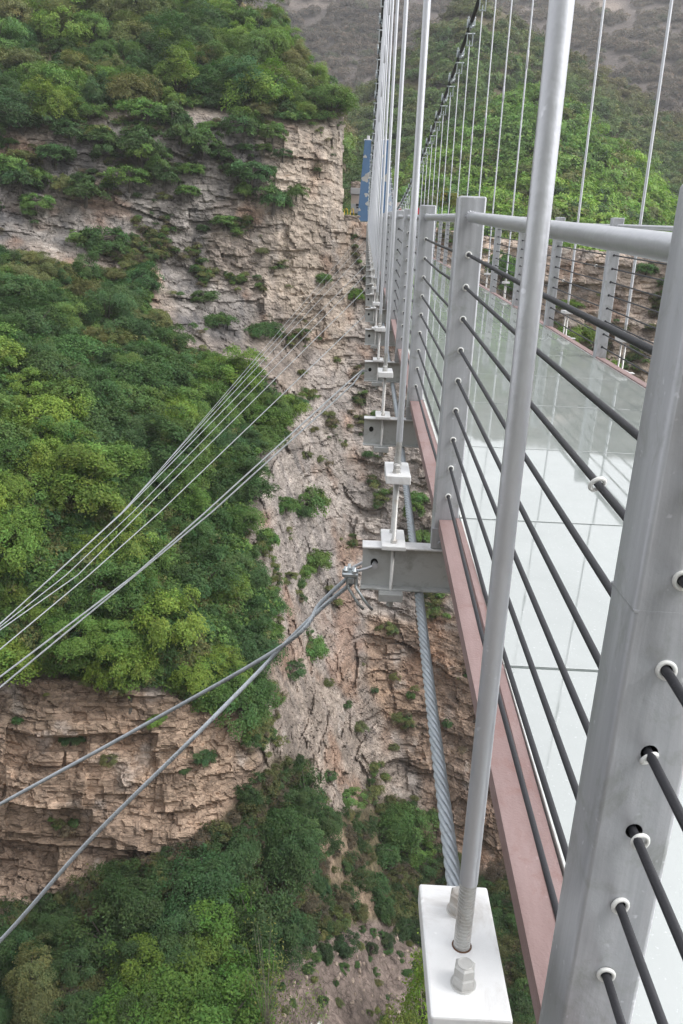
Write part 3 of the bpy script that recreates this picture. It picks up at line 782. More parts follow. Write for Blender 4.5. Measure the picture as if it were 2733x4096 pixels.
mCAP, mTAL, mFLO, mSCR, mSLO = soft(R_CAP), soft(R_TAL), soft(R_FLO), soft(R_SCR), soft(R_SLO)
mBEI, mRGT = soft(R_BEI, 1.5), soft(R_RGT, 1.)
mPIN, mORG, mTAN, mGRY = soft(R_PIN, 1.5), soft(R_ORG, 1.5), soft(R_TAN), soft(R_GRY, 1.5)
soil = np.clip(mCAP+mTAL+mFLO, 0, 1)
rock = 1-soil
# bedding planes and joints: offset whole blocks of stone in and out
Wp = P0+np.stack([fbm(P0, .35, 3, 1), fbm(P0, .35, 3, 2), fbm(P0, .25, 3, 3)], -1)*np.array([.9, .9, .55])
dip = Wp[..., 2]+.10*Wp[..., 0]
disp = fbm(P0, .045, 3, 5)*2.6+fbm(P0, .16, 4, 9)*.9
thick = .55+1.5*mTAN
def blocks(zs, xs, seed, amp):
    lay = np.floor(dip/zs+fbm(P0*np.array([1, 1, .2]), .05, 2, seed)*1.2)
    blk = np.floor(Wp[..., 0]/xs+hsh(lay, lay*0, lay*0, seed+1)*7)
    dep = np.floor(Wp[..., 1]/(xs*1.3)+hsh(lay, blk, lay*0, seed+2)*3)
    return (hsh(lay, blk, dep, seed+3)-.5)*amp, lay, blk
b1, lay1, blk1 = blocks(2.6, 5.0, 100, 1.5); b2, lay2, blk2 = blocks(1.0, 2.2, 200, .9); b3, lay3, blk3 = blocks(.42, .8, 300, .50)
ledge = (hsh(lay1, lay1*0, lay1*0, 77)-.5)*2.6
vert = np.abs(fbm(Wp*np.array([1, 1, .18]), .32, 4, 500))            # vertical flutes
disp = disp+rock*(b1*.65+b2*.6+b3*.6+ledge*(.08+.75*mTAN)+(vert-.25)*.5*(1-mTAN*.6)+fbm(P0, 1.6, 3, 15)*.15)
disp = disp+soil*(fbm(P0, .5, 4, 21)*.7)
# the overhung notch at the foot of the tan cliff
YM2 = YM+disp
PM = at(UU, VV, YM2)
lum = fbm(P0, .28, 5, 31); fine = fbm(P0, 1.3, 4, 33)
streak = smooth(.05, .5, fbm(P0*np.array([1, 1, .10]), .45, 4, 35))
def col(*c): return np.array(c)[None, None, :]*np.ones(UU.shape+(1,))
C = col(.40, .335, .285)
C = C*(1-mGRY[..., None]*.85)+col(.31, .285, .265)*mGRY[..., None]*.85
C = C*(1-mPIN[..., None]*.9)+col(.47, .415, .375)*mPIN[..., None]*.9
C = C*(1-mORG[..., None]*.75)+col(.45, .30, .20)*mORG[..., None]*.75
C = C*(1-mTAN[..., None]*.8)+col(.47, .335, .24)*mTAN[..., None]*.8
for m_, c_ in ((mBEI, (.53, .44, .36)), (mRGT, (.60, .48, .39))): C = C*(1-m_[..., None]*.85)+col(*c_)*m_[..., None]*.85
C = C*(1+.26*lum[..., None]+.20*fine[..., None])
bt = hsh(lay2, blk2, lay2*0, 9)[..., None]-.5
C = C*(1+.22*bt)
C = C*(1-(streak*(.25+.35*mGRY))[..., None]*np.array([.75, .70, .62]))             # grey water stains run down the stone
pt = smooth(-.12, .32, fbm(P0*np.array([1, 1, .7]), .075, 4, 51))
pg = (pt*(.30+.45*mGRY)*(1-.55*mPIN)*(1-.6*mBEI)*(1-.7*mRGT))[..., None]; C = C*(1-pg)+col(.185, .17, .165)*pg
vs_ = smooth(.12, .42, fbm(P0*np.array([1, 1, .05]), .8, 3, 53)+.3*pt)[..., None]*np.array([.42, .40, .36]); C = C*(1-vs_*(.55+.45*mGRY[..., None]))
or_ = smooth(.12, .5, fbm(P0, .22, 4, 37))*rock
C = C*(1-.5*or_[..., None])+col(.38, .21, .125)*.5*or_[..., None]
pale = smooth(.22, .55, fbm(P0, .55, 4, 39))*rock
C = C*(1-.5*pale[..., None])+col(.56, .51, .47)*.5*pale[..., None]
vg = smooth(-.06, .36, fbm(P0, .33, 4, 44)+.25*fbm(P0, 2.0, 2, 45)-.18)*rock*(1-.6*mTAN)*(1-.35*mPIN)*(1-.55*mBEI)    # mossy and brushy patches
C = C*(1-.72*vg[..., None])+col(.125, .105, .06)*.72*vg[..., None]
S_ = col(.12, .10, .06)*(1+.5*lum[..., None]+.4*fine[..., None])
C = C*rock[..., None]+S_*soil[..., None]
sc = np.clip(mSCR, 0, 1)[..., None]; C = C*(1-sc)+col(.19, .15, .13)*(1+.5*fine[..., None]+.3*lum[..., None])*sc
sl = (np.clip(mSLO, 0, 1)*smooth(-.3, .2, lum))[..., None]; C = C*(1-sl)+col(.29, .215, .155)*(1+.3*fine[..., None])*sl
C = C*(1-.15*rock[..., None])
C = np.clip(C, .015, .74)
ridge_main = np.interp(UU, [-900, 300, 353, 510, 594, 635, 712, 770, 789, 820], [-300, -300, -20, 20, 66, 92, 138, 200, 235, 300])
top_right = np.interp(UU, [780, 790, 830, 900, 1000, 1150, 1300, 1568, 2000], [0, 505, 507, 508, 520, 545, 566, 592, 625])
edge = 786+fbm(P0, .5, 3, 61)*16+fbm(P0, .12, 2, 62)*10
keep = VV >= np.where(UU < edge, ridge_main, top_right)
ids = np.arange(UU.size).reshape(UU.shape)
q = np.stack([ids[:-1, :-1], ids[1:, :-1], ids[1:, 1:], ids[:-1, 1:]], -1)
fk = keep[:-1, :-1] & keep[1:, :-1] & keep[1:, 1:] & keep[:-1, 1:]
F_ = q[fk]
used = np.unique(F_); remap = np.full(UU.size, -1); remap[used] = np.arange(len(used))
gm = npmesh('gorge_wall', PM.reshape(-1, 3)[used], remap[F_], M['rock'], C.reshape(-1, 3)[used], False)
tag(link('gorge_terrain', gm), 'pale limestone gorge wall with cliffs, talus and gorge floor', None, None, 'structure')
def surf(U, V):
    """point of the gorge surface seen at that place"""
    i = int(round((U-US0)/step)); j = int(round((V-VS0)/step))
    return PM[max(0, min(PM.shape[0]-1, j)), max(0, min(PM.shape[1]-1, i))]

# ------------------------------------------------------------------ hills behind
def hill(name, rid, ymin, ymax, u0, u1, vbot, colr, seed, amp, lab, st=7., cliffs=()):
    u = np.arange(u0, u1, st); t = np.linspace(0, 1, 110)
    Ug, Tg = np.meshgrid(u, t)
    rv = np.interp(Ug, [p[0] for p in rid], [p[1] for p in rid]); vb = np.interp(Ug, [p[0] for p in vbot], [p[1] for p in vbot])
    Vg = vb+(rv-vb)*Tg
    yb = np.interp(Ug, [p[0] for p in ymin], [p[1] for p in ymin]); ye = np.interp(Ug, [p[0] for p in ymax], [p[1] for p in ymax])
    Yg = yb+(ye-yb)*Tg**1.15
    Pq = at(Ug, Vg, Yg); rdg = 1-2.4*np.abs(fbm(Pq*np.array([1, .6, .6]), 4.2/ye.mean(), 3, seed+9)); Yg = Yg-rdg*amp*1.1*(1-Tg**6)
    Pq = at(Ug, Vg, Yg); Yg = Yg+fbm(Pq, 3.2/ye.mean(), 4, seed)*amp; Pq = at(Ug, Vg, Yg)
    n1 = fbm(Pq, 12/ye.mean(), 4, seed+5)[..., None]
    Cq = np.array(colr)[None, None]*(1+.5*n1)
    for (cu, cv, cw, ch) in cliffs:
        m = np.exp(-(((Ug-cu)/cw)**2+((Vg-cv)/ch)**2)**2)[..., None]*(.6+.9*n1)
        m = np.clip(m*1.2, 0, 1); Cq = Cq*(1-m)+np.array((.30, .245, .21))*m
    Cq = np.clip(Cq, .01, .7)
    # fold the crest over so that the hill has a back
    top = Pq[-1]; bk = top+np.array([0, 60, -40])[None]
    Pa = np.concatenate([Pq, bk[None]], 0); Ca = np.concatenate([Cq, Cq[-1:]], 0)
    ids = np.arange(Pa.shape[0]*Pa.shape[1]).reshape(Pa.shape[:2])
    fq = np.stack([ids[:-1, :-1], ids[:-1, 1:], ids[1:, 1:], ids[1:, :-1]], -1).reshape(-1, 4)
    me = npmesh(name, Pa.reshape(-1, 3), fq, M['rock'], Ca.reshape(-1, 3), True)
    tag(link(name, me), lab, None, None, 'structure')
    return Ug, Vg, Pq, Tg
rid1 = [(640, 505), (780, 490), (880, 440), (1000, 330), (1100, 262), (1180, 228), (1241, 218), (1300, 242), (1350, 282), (1400, 322), (1430, 352), (1473, 401), (1520, 452), (1600, 522), (2000, 600)]
rid2 = [(500, 380), (640, 330), (760, 290), (850, 205), (920, 140), (1000, 60), (1060, 0), (1090, -12), (1118, 7), (1169, 37), (1210, 75), (1251, 96), (1323, 147), (1374, 167), (1419, 201), (1470, 218), (1507, 263), (1568, 283), (1800, 350), (2400, 420)]
ridL = [(-900, -260), (0, -200), (200, -80), (353, -12), (510, 6), (594, 62), (640, 106), (700, 180), (760, 260), (800, 330)]
ridF = [(-1500, -110), (-300, -140), (0, -150), (300, -140), (600, -120), (800, -105), (960, -75), (1100, -60), (1250, -70), (1450, -85), (1700, -110), (2600, -150)]
H1 = hill('green_hill', rid1, [(0, 125), (1000, 124), (1600, 118), (2100, 110)], [(0, 190), (2000, 200)], 640, 2100, [(0, 560), (1000, 560), (1300, 610), (1600, 640), (2100, 680)], (.08, .10, .04), 11, 9, 'green wooded spur right of the bridge')
H2 = hill('olive_hill', rid2, [(0, 175), (2400, 190)], [(500, 240), (1000, 300), (2400, 330)], 500, 2400, [(0, 520), (2400, 560)], (.12, .105, .065), 12, 14, 'olive brown hill behind the green spur')
HL = hill('brown_crest', ridL, [(-900, 125), (800, 140)], [(-900, 200), (800, 210)], -900, 800, [(-900, 100), (353, 120), (600, 160), (800, 400)], (.16, .13, .085), 13, 8, 'brown crest behind the wooded cliff top')
H3 = hill('far_mountain', ridF, [(-1500, 330), (2600, 360)], [(-1500, 620), (2600, 650)], -1500, 2600, [(-1500, 420), (2600, 480)], (.13, .11, .10), 14, 26, 'grey brown leafless mountain side', 12.,
          cliffs=((700, 5, 90, 16), (1390, 15, 40, 16), (1265, 100, 10, 36), (470, -20, 60, 14), (1480, 250, 14, 14), (760, -60, 90, 14)))

# the near bank: unseen hill the bridge starts from, added to hold back sky light
gx, gy = np.meshgrid(np.linspace(-420, 420, 120), np.linspace(0, 1, 60))
yb_ = -14-160*gy**1.2; zb_ = -50+52*smooth(0, .06, gy)+78*smooth(.05, 1, gy)*(1-.35*np.abs(gx)/420)
Pn = np.stack([gx, yb_, zb_], -1); Pn[..., 2] += fbm(Pn, .03, 4, 90)*7*smooth(.05, .3, gy); Pn[..., 1] += fbm(Pn, .06, 3, 91)*3
ids = np.arange(gx.size).reshape(gx.shape)
Cn = np.array((.06, .085, .035))*(1+.5*fbm(Pn, .15, 4, 92)[..., None])
Cn = np.where((gy < .06)[..., None], np.array((.34, .28, .23)), Cn)
tag(link('near_bank_blocker', npmesh('near_bank_blocker', Pn.reshape(-1, 3), np.stack([ids[:-1, :-1], ids[:-1, 1:], ids[1:, 1:], ids[1:, :-1]], -1).reshape(-1, 4), M['rock'], Cn.reshape(-1, 3))), 'unseen hill of the near bank, added to hold back sky light', None, None, 'structure')

# ------------------------------------------------------------------ trees
def crown(seed, ncl, nlf, size, flat=.75, h=1.0, spread=1.0, style='broad', mat_=None, trunk=True, thin=1.0, zb=.55):
    rg = np.random.default_rng(seed)
    if style == 'column':
        t = (np.arange(ncl)+.5)/ncl; cs = np.stack([rg.normal(0, .06, ncl), rg.normal(0, .06, ncl), .15+t*2.3], 1); rs = .34*(1.05-.75*t)*(1+.2*rg.random(ncl))
        ci = rg.choice(ncl, nlf, p=rs**2/np.sum(rs**2)); d = rg.normal(size=(nlf, 3)); d /= np.linalg.norm(d, axis=1)[:, None]
        p = cs[ci]+d*(rs[ci]*(rg.random(nlf)**.33*.55+.5))[:, None]*np.array([1, 1, flat])
        nrm = d*.55+np.array([0, 0, .55])+rg.normal(size=(nlf, 3))*.45
    else:                                              # many small layered sprays of leaves round an uneven crown
        ns = ncl*4; d = rg.normal(size=(ns*3, 3)); d /= np.linalg.norm(d, axis=1)[:, None]; d = d[d[:, 2] > -.3][:ns]; ns = len(d)
        lob = rg.normal(size=(5, 3)); lob[:, 2] = np.abs(lob[:, 2])*.6; lob /= np.linalg.norm(lob, axis=1)[:, None]
        bump_ = np.sum(np.maximum(0, d@lob.T)**5*rg.uniform(.1, .55, 5)[None], 1)
        rad = (.45+.45*rg.random(ns)**.5)*(.82+bump_)*rg.uniform(.85, 1.15, ns)
        cs = d*rad[:, None]*np.array([spread, spread, h*.8]); cs[:, 2] += zb+.28*h
        rs = rg.uniform(.13, .30, ns)
        ci = rg.choice(ns, nlf, p=rs**2/np.sum(rs**2))
        sn = d*.45+np.array([0, 0, .8]); sn /= np.linalg.norm(sn, axis=1)[:, None]
        e1 = np.cross(sn, rg.normal(size=(ns, 3))); e1 /= np.linalg.norm(e1, axis=1)[:, None]; e2 = np.cross(sn, e1)
        a = rg.random(nlf)*2*PI; q = np.sqrt(rg.random(nlf))*rg.uniform(.8, 1.25, nlf); r_ = rs[ci]
        p = cs[ci]+(e1[ci]*np.cos(a)[:, None]+e2[ci]*np.sin(a)[:, None])*(q*r_)[:, None]+sn[ci]*(rg.normal(0, .22, nlf)*r_)[:, None]
        p[:, 2] -= .38*q*q*r_
        nrm = sn[ci]*.8+(p-np.array([0, 0, zb+.2*h]))*.25+rg.normal(size=(nlf, 3))*.38
        ncl = ns
    nrm /= np.linalg.norm(nrm, axis=1)[:, None]
    t1 = np.cross(nrm, rg.normal(size=(nlf, 3))); t1 /= np.linalg.norm(t1, axis=1)[:, None]; t2 = np.cross(nrm, t1)
    s = size*rg.uniform(.6, 1.35, nlf)[:, None]
    V_ = np.stack([p-t1*s, p-t2*s*.5*thin, p+t1*s, p+t2*s*.5*thin], 1).reshape(-1, 3)
    cl = rg.uniform(.84, 1.16, ncl)[ci]*rg.uniform(.8, 1.2, nlf)
    hue = rg.normal(0, .07, ncl)[ci]+rg.normal(0, .06, nlf)
    cc = np.stack([cl*(1+hue), cl, cl*(1-.6*hue)], 1)
    Cc = np.repeat(cc, 4, 0); Fq = np.arange(nlf*4).reshape(-1, 4)
    me = npmesh('crown', V_, Fq, mat_ or M['leaf'], Cc, False)
    return me, cs
def trunk_mesh(cs, seed, m=None, r=.07, thin=False):
    rg = random.Random(seed); bm = bmesh.new()
    rings(bm, [(0, 0, -.5), (0, 0, 0), (.03, .02, .35), (.0, .03, .8)], [r*1.3, r, r*.8, r*.5], 7)
    for c in cs[:: max(1, len(cs)//(26 if thin else 9))]:
        b = Vector((.01, .02, rg.uniform(.2, .7))); e = Vector(c)
        rings(bm, [b, b.lerp(e, .5)+Vector((0, 0, .08)), e], [r*.45, r*.3, r*.1], 5)
    return mesh('trunk', bm, m or M['bark'], True)
def tree_mesh(seed, **kw):
    """crown and trunk in one mesh for the crowd"""
    me, cs = crown(seed, **kw); bm = bmesh.new(); bm.from_mesh(me); t = trunk_mesh(cs, seed); n0 = len(bm.faces); bm.from_mesh(t)
    bm.faces.ensure_lookup_table()
    for f in bm.faces[n0:]: f.material_index = 1
    o = bpy.data.meshes.new('tree'); bm.to_mesh(o); bm.free(); o.materials.append(me.materials[0]); o.materials.append(M['bark']); return o
BROAD = [tree_mesh(s, ncl=n, nlf=13000, size=.034, flat=f, h=h) for s, n, f, h in ((1, 20, .8, .95), (2, 26, .7, 1.1), (3, 17, .85, 1.2), (4, 30, .7, .9), (5, 24, .75, 1.3), (6, 14, .9, 1.0))]
BUSH = [tree_mesh(s, ncl=n, nlf=5500, size=.052, flat=.9, h=.75, zb=.22) for s, n in ((21, 12), (22, 16), (23, 9))]
SPARSE = [tree_mesh(s, ncl=n, nlf=2600, size=.05, flat=.8, h=.9) for s, n in ((31, 26), (32, 20))]
CONIF = [tree_mesh(s, ncl=13, nlf=4200, size=.035, style='column', flat=1.15) for s in (41,)]

G_BR, G_MD, G_DK, G_BL, G_OL, G_BN = (.185, .310, .055), (.128, .240, .055), (.078, .158, .048), (.082, .180, .055), (.175, .210, .070), (.175, .155, .095)
G_BR, G_MD, G_DK, G_BL, G_OL, G_BN = [tuple(q*k_ for q, k_ in zip(g_, (.95, .88, .95))) for g_ in (G_BR, G_MD, G_DK, G_BL, G_OL, G_BN)]
rgt = random.Random(11)
def jit(c, a=.16):
    k = rgt.uniform(1-a, 1+a); return (c[0]*k*rgt.uniform(.9, 1.1), c[1]*k, c[2]*k*rgt.uniform(.85, 1.15), 1)
def plant(U, V, R, meshes, tint, label, name='broadleaf_tree', cat='tree', group=None, sink=.25, sz=1.0, dy=-.4):
    P = surf(U, V)
    o = link(name, rgt.choice(meshes), None, (P[0], P[1]+dy*R*.5, P[2]-sink*R))
    o.scale = (R*rgt.uniform(.82, 1.25), R*rgt.uniform(.85, 1.1), R*sz*rgt.uniform(.8, 1.15)); o.rotation_euler = (rgt.uniform(-.1, .1), rgt.uniform(-.1, .1), rgt.uniform(0, 6.28)); o.color = jit(tint)
    tag(o, label, cat, group); return o

def scatter(poly, n, dmin, seed):
    r = random.Random(seed); us_ = [p[0] for p in poly]; vs_ = [p[1] for p in poly]; out = []
    for _ in range(n*60):
        u = r.uniform(max(-160, min(us_)), min(1720, max(us_))); v = r.uniform(min(vs_), min(2560, max(vs_)))
        if not inpoly(np.array([u]), np.array([v]), poly)[0]: continue
        P = surf(u, v)
        if all((P[0]-q[0])**2+(P[1]-q[1])**2+(P[2]-q[2])**2 > dmin*dmin for _, _, q in out):
            out.append((u, v, P))
        if len(out) >= n: break
    return out

def zone(u, v, kind):
    if kind == 'cap':
        a = 'left' if u < 260 else 'middle' if u < 540 else 'right'
        b = 'upper' if v < 110 else 'lower'
        return 'leafy tree in the %s %s part of the cliff top wood' % (b, a)
    if kind == 'talus':
        b = 'under the grey cliff' if v < 780 else 'at mid slope' if v < 1180 else 'above the tan cliff'
        a = 'left side' if u < 230 else 'centre' if u < 440 else 'beside the pale rock'
        return 'leafy tree of the slope wood %s, %s' % (b, a)
    a = 'bottom left corner' if u < 330 else 'bottom middle' if u < 760 else 'bottom right beside the white plate'
    b = 'at the cliff foot' if v < 2120 else 'on the gorge floor'
    return 'shade-darkened green tree %s in the %s' % (b, a)
ntree = 0
for (u, v, P) in scatter(R_CAP, 120, 2.6, 1):
    if u < 590: t = rgt.choice([G_MD, G_MD, G_BR, G_DK, G_BL, G_OL])
    else: t = rgt.choice([G_BR, G_BR, G_MD, G_OL])
    if v < 70: t = rgt.choice([G_OL, G_MD, G_BR, G_OL])
    plant(u, v, rgt.choice([rgt.uniform(1.6, 2.6), rgt.uniform(2.4, 4.0)]), BROAD, t, zone(u, v, 'cap'), group='trees of the cliff top wood', sink=.55); ntree += 1
for (u, v, P) in scatter(R_TAL, 175, 2.2, 2):
    nb = vnoise(np.array([P]), .09, 3)[0]
    t = rgt.choice([G_MD, G_BR, G_MD]) if nb > .12 else rgt.choice([G_MD, G_DK, G_BL, G_MD]) if nb > -.3 else rgt.choice([G_DK, G_BL, G_OL])
    ub = float(np.interp(v, [800, 860, 1050, 1250, 1400, 1560], [-60, 40, 190, 320, 400, 560])); dd = u-ub
    if v > 820 and dd < 0: t = rgt.choice([G_BR, G_MD, G_BR, G_BR])
    elif v > 800 and dd < 130: t = rgt.choice([G_DK, G_DK, G_BL, G_MD])
    elif v > 1000: t = rgt.choice([G_DK, G_MD, G_DK, G_BL])
    plant(u, v, rgt.choice([rgt.uniform(1.2, 2.0), rgt.uniform(1.8, 3.2)]), BROAD, t, zone(u, v, 'talus'), group='trees of the slope wood', sink=.5); ntree += 1
R_FL2 = [(-160, 2140), (100, 2140), (280, 2090), (450, 2040), (590, 1950), (650, 1850), (710, 1830), (720, 1920), (690, 2000), (660, 2110), (620, 2200), (580, 2300), (560, 2480), (-160, 2480)]
for (u, v, P) in scatter(R_FL2, 62, 2.2, 3):
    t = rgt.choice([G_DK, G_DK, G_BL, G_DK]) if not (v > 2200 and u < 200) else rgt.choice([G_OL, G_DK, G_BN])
    t = tuple(q*.72 for q in t)  # tints lowered to put the gorge's shade into the leaf colour
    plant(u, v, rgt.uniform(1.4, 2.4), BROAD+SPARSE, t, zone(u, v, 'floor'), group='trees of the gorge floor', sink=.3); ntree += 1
R_FL3 = [(700, 1900), (880, 2030), (960, 2010), (1010, 1960), (1250, 2010), (1250, 2480), (1020, 2420), (1000, 2200), (960, 2100), (860, 2100), (740, 2130), (690, 2060)]
for (u, v, P) in scatter(R_FL3, 46, 1.7, 4):
    t = rgt.choice([G_DK, G_OL, G_BL, G_BN, G_OL])
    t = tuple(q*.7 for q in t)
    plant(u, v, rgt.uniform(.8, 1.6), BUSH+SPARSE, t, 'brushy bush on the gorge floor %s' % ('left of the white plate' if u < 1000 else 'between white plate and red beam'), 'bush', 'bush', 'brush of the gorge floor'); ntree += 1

R_UPC = [(-160, 310), (60, 330), (300, 275), (640, 285), (660, 400), (560, 450), (300, 470), (-160, 520)]
for (u, v, P) in scatter(R_UPC, 46, 2.2, 8):
    plant(u, v, rgt.choice([rgt.uniform(.6, 1.2), rgt.uniform(1.4, 2.6)]), BUSH, rgt.choice([G_DK, G_MD, G_MD, G_OL, G_DK]), 'shrub clinging to the %s of the upper grey cliff' % ('left third' if u < 220 else 'middle third' if u < 450 else 'right third'), 'bush', 'bush', 'shrubs of the upper grey cliff', .1)
# bushes growing out of the rock, each at its own place
BL = [ # U, V, radius px, tone, label
 (705, 1135, 50, G_MD, 'large round green bush on the pale rock, just left of the upper white hanger plate'), (655, 1145, 34, G_MD, 'green bush joined to the left of the large round one on the pale rock'), (690, 1165, 26, G_DK, 'dark green bush below the large round one'),
 (613, 1220, 34, G_MD, 'green bush at the wood edge, below the large round bush'), (728, 1272, 34, G_MD, 'green bush on the rock left of the large beam tip'), (700, 1300, 26, G_MD, 'lower left half of the bush beside the large beam tip'), (657, 1312, 22, G_OL, 'light green bush further left of the large beam tip'),
 (628, 1376, 28, G_DK, 'dark green bush under the light green one, left of the rope clip'), (720, 1470, 36, G_MD, 'round green bush just below the crossing of the two stay ropes'), (665, 1520, 30, G_DK, 'green bush at the wood edge below the stay rope crossing'),
 (893, 1428, 24, G_OL, 'olive bush right under the bottom plate of the large beam'), (960, 1130, 28, G_MD, 'green bush right of the twisted rope, upper one of three'), (950, 1160, 26, G_MD, 'green bush right of the twisted rope, middle one of three'), (966, 1218, 28, G_MD, 'green bush right of the twisted rope, lowest one of three'),
 (808, 1240, 16, G_OL, 'small bush between the two hanger plates on the pale rock'), (814, 670, 22, G_BR, 'light green bush in the cliff crack under the tower, beside the far beam tips'), (745, 634, 20, G_MD, 'small green bush on the cliff below the concrete footing'), (675, 915, 30, G_DK, 'dark bush at the right end of the slope wood'),
 (640, 985, 30, G_DK, 'dark bush hanging over the pale rock below the wood end'), (820, 1655, 22, G_OL, 'small olive bush on the rock left of the twisted rope'), (1025, 1655, 13, G_DK, 'tiny dark bush on the orange rock right of the twisted rope'), (942, 1592, 11, G_DK, 'tiny dark bush on the orange rock left of the twisted rope'),
 (905, 1545, 14, G_OL, 'tiny olive bush above the orange rock face'), (795, 1610, 13, G_DK, 'tiny bush on the grey rock below the beam'), (755, 1770, 17, G_DK, 'narrow dark bush in the crack beside the gorge nook'), (800, 1815, 30, G_MD, 'round dark green tree at the foot of the pale wall'),
 (920, 1905, 62, G_MD, 'large round leafy tree at the foot of the orange rock, left of the twisted rope'), (955, 1945, 40, G_MD, 'leafy tree joined to the right of the large round one at the wall foot'), (880, 1945, 36, G_DK, 'dark bush left of the large round tree at the wall foot'),
 (700, 1830, 50, G_DK, 'dark tree in the nook beside the tan cliff, upper one'), (680, 1895, 46, G_DK, 'dark tree in the nook beside the tan cliff, lower one'),
 (45, 1645, 15, G_DK, 'small dark bush at the far left of the tan cliff'), (165, 1680, 24, G_DK, 'dark bush on top of the tan cliff, left'), (250, 1735, 18, G_OL, 'olive bush hanging on the tan cliff face'), (425, 1760, 12, G_DK, 'tiny bush on the tan cliff between the two ropes'), (360, 1640, 22, G_BR, 'bright green bush on the edge of the tan cliff'), (470, 1720, 26, G_DK, 'dark bush near the right end of the tan cliff'),
 (515, 500, 24, G_MD, 'green bush alone in the middle of the grey cliff'), (465, 520, 18, G_DK, 'small bush left of the lone one on the grey cliff'), (240, 545, 48, G_DK, 'wide dark bush low on the grey cliff, left half'), (200, 530, 36, G_MD, 'green bush joined to the left of the wide dark one'), (470, 670, 28, G_DK, 'dark bush on the cliff wall above the slope wood'),
 (605, 740, 40, G_DK, 'dark low bush at the foot of the beige cliff'), (500, 730, 30, G_DK, 'dark bush in the gully of the grey cliff'), (380, 445, 18, G_OL, 'small olive bush on the grey cliff, upper middle'), (85, 455, 34, G_MD, 'green bush on the grey cliff at left'), (630, 440, 46, G_DK, 'wide dark bush on the ledge of the beige cliff'), (680, 435, 26, G_MD, 'green bush at the right end of the cliff ledge'), (560, 430, 28, G_MD, 'green bush on the ledge left of the wide dark one'),
 (460, 310, 46, G_MD, 'rounded green tree clinging under the cliff top, middle'), (510, 345, 34, G_DK, 'dark bush under the rounded tree on the cliff'), (330, 330, 46, G_MD, 'green tree clinging under the cliff top, left of the rounded one'), (300, 395, 46, G_MD, 'green tree lower on the cliff face, left middle'), (380, 390, 38, G_DK, 'dark tree on the cliff face between two green ones'), (230, 300, 44, G_DK, 'dark tree under the cliff top at left'), (130, 340, 46, G_DK, 'dark tree under the cliff top, far left'), (50, 400, 44, G_DK, 'dark bush at the left border of the grey cliff'),
 (560, 285, 40, G_DK, 'dark tree under the cliff top, right of the rounded one'), (625, 300, 34, G_MD, 'green bush under the cliff top above the beige cliff'), (190, 400, 30, G_DK, 'dark bush between pale rocks on the grey cliff'), (345, 575, 26, G_DK, 'dark bush just above the slope wood'), (440, 380, 30, G_MD, 'green bush in the middle of the grey cliff'), (545, 380, 28, G_DK, 'dark bush left of the reddish rock on the cliff'),
 (1300, 690, 26, G_BR, 'bright green bush beyond the far side railing, upper one'), (1320, 760, 40, G_BR, 'bright green bush beyond the far side railing, middle one'), (1370, 830, 44, G_BR, 'bright green bush beyond the far side railing, under the wires'), (1420, 880, 40, G_MD, 'green bush beyond the far side railing, lowest one'), (1480, 610, 26, G_DK, 'dark bush on the brown cliff beyond the far railing'), (1540, 640, 24, G_DK, 'dark bush on the brown cliff at the right border'),
 (700, 1040, 15, G_OL, 'tiny olive tuft on the pale rock under the stay wire pair'), (735, 1045, 13, G_OL, 'tiny green tuft on the pale rock, above the large round bush'), (1190, 640, 40, G_MD, 'green bush seen between the far side posts'), (1150, 600, 44, G_MD, 'green tree behind the far side railing near the tall post'),
 (845, 1035, 14, G_DK, 'small dark bush under the bottom plate of the second beam'), (600, 570, 16, G_OL, 'tiny tuft on the beige cliff'), (360, 575, 16, G_OL, 'tiny tuft on the lower grey cliff'), (800, 1860, 16, G_OL, 'tiny olive tuft at the wall foot'), (750, 1560, 14, G_OL, 'tiny tuft below the round bush'), (860, 1580, 10, G_DK, 'tiny tuft on the orange brown rock'), (905, 1710, 11, G_OL, 'tiny tuft on the rock beside the twisted rope'), (770, 820, 12, G_OL, 'tiny tuft on the wall between the stay wires'),
 (690, 850, 14, G_OL, 'tiny tuft above the upper wire bundle'), (720, 980, 12, G_OL, 'tiny tuft at the pale wall top'), (585, 1540, 20, G_DK, 'dark tuft near the stay rope')]
for (u, v, r, t, lab) in BL:
    P = surf(u, v+r*.5); dist = float(np.array(P)@FW); R = r*K*dist/FPX
    big = r >= 40
    o = plant(u, v+r*.55, R*1.15, BROAD if r >= 60 else BUSH, t, lab, 'bush' if not big else 'broadleaf_tree', 'bush' if not big else 'tree', None, .2, .95); ntree += 1

# special trees with trunk and crown as parts
def parted(U, V, R, kw, tint, lab, name='broadleaf_tree', cat='tree', seed=70, sz=1, mat_=None, bark=None, thin=False, group=None, sink=.2):
    P = surf(U, V); e = empty(name, (P[0], P[1], P[2]-sink*R)); tag(e, lab, cat, group); e.scale = (R, R, R*sz)
    me, cs = crown(seed, mat_=mat_, **kw); c = link('crown', me, e); c.color = jit(tint, .05)
    link('trunk', trunk_mesh(cs, seed, bark, .07 if not thin else .02, thin), e); return e
for i, (u, v, R_, w) in enumerate(((345, 2250, 2.3, 'upper left'), (455, 2235, 2.6, 'upper middle'), (385, 2350, 3.0, 'middle'), (520, 2370, 2.9, 'lower right'), (300, 2400, 2.6, 'lower left'), (440, 2450, 3.2, 'lowest'), (535, 2225, 1.5, 'upper right'))):
    parted(u, v, R_, dict(ncl=15+i, nlf=11000, size=.034, flat=.7, h=.85, spread=1.05), (.105-.004*i, .175, .03), 'bright yellow green tree on the gorge floor, %s of its bright cluster' % w, seed=170+i)
parted(500, 2130, 2.4, dict(ncl=14, nlf=7000, size=.04, flat=.7, h=.8), (.10, .20, .034), 'bright green tree right of the white blossoms', seed=74)
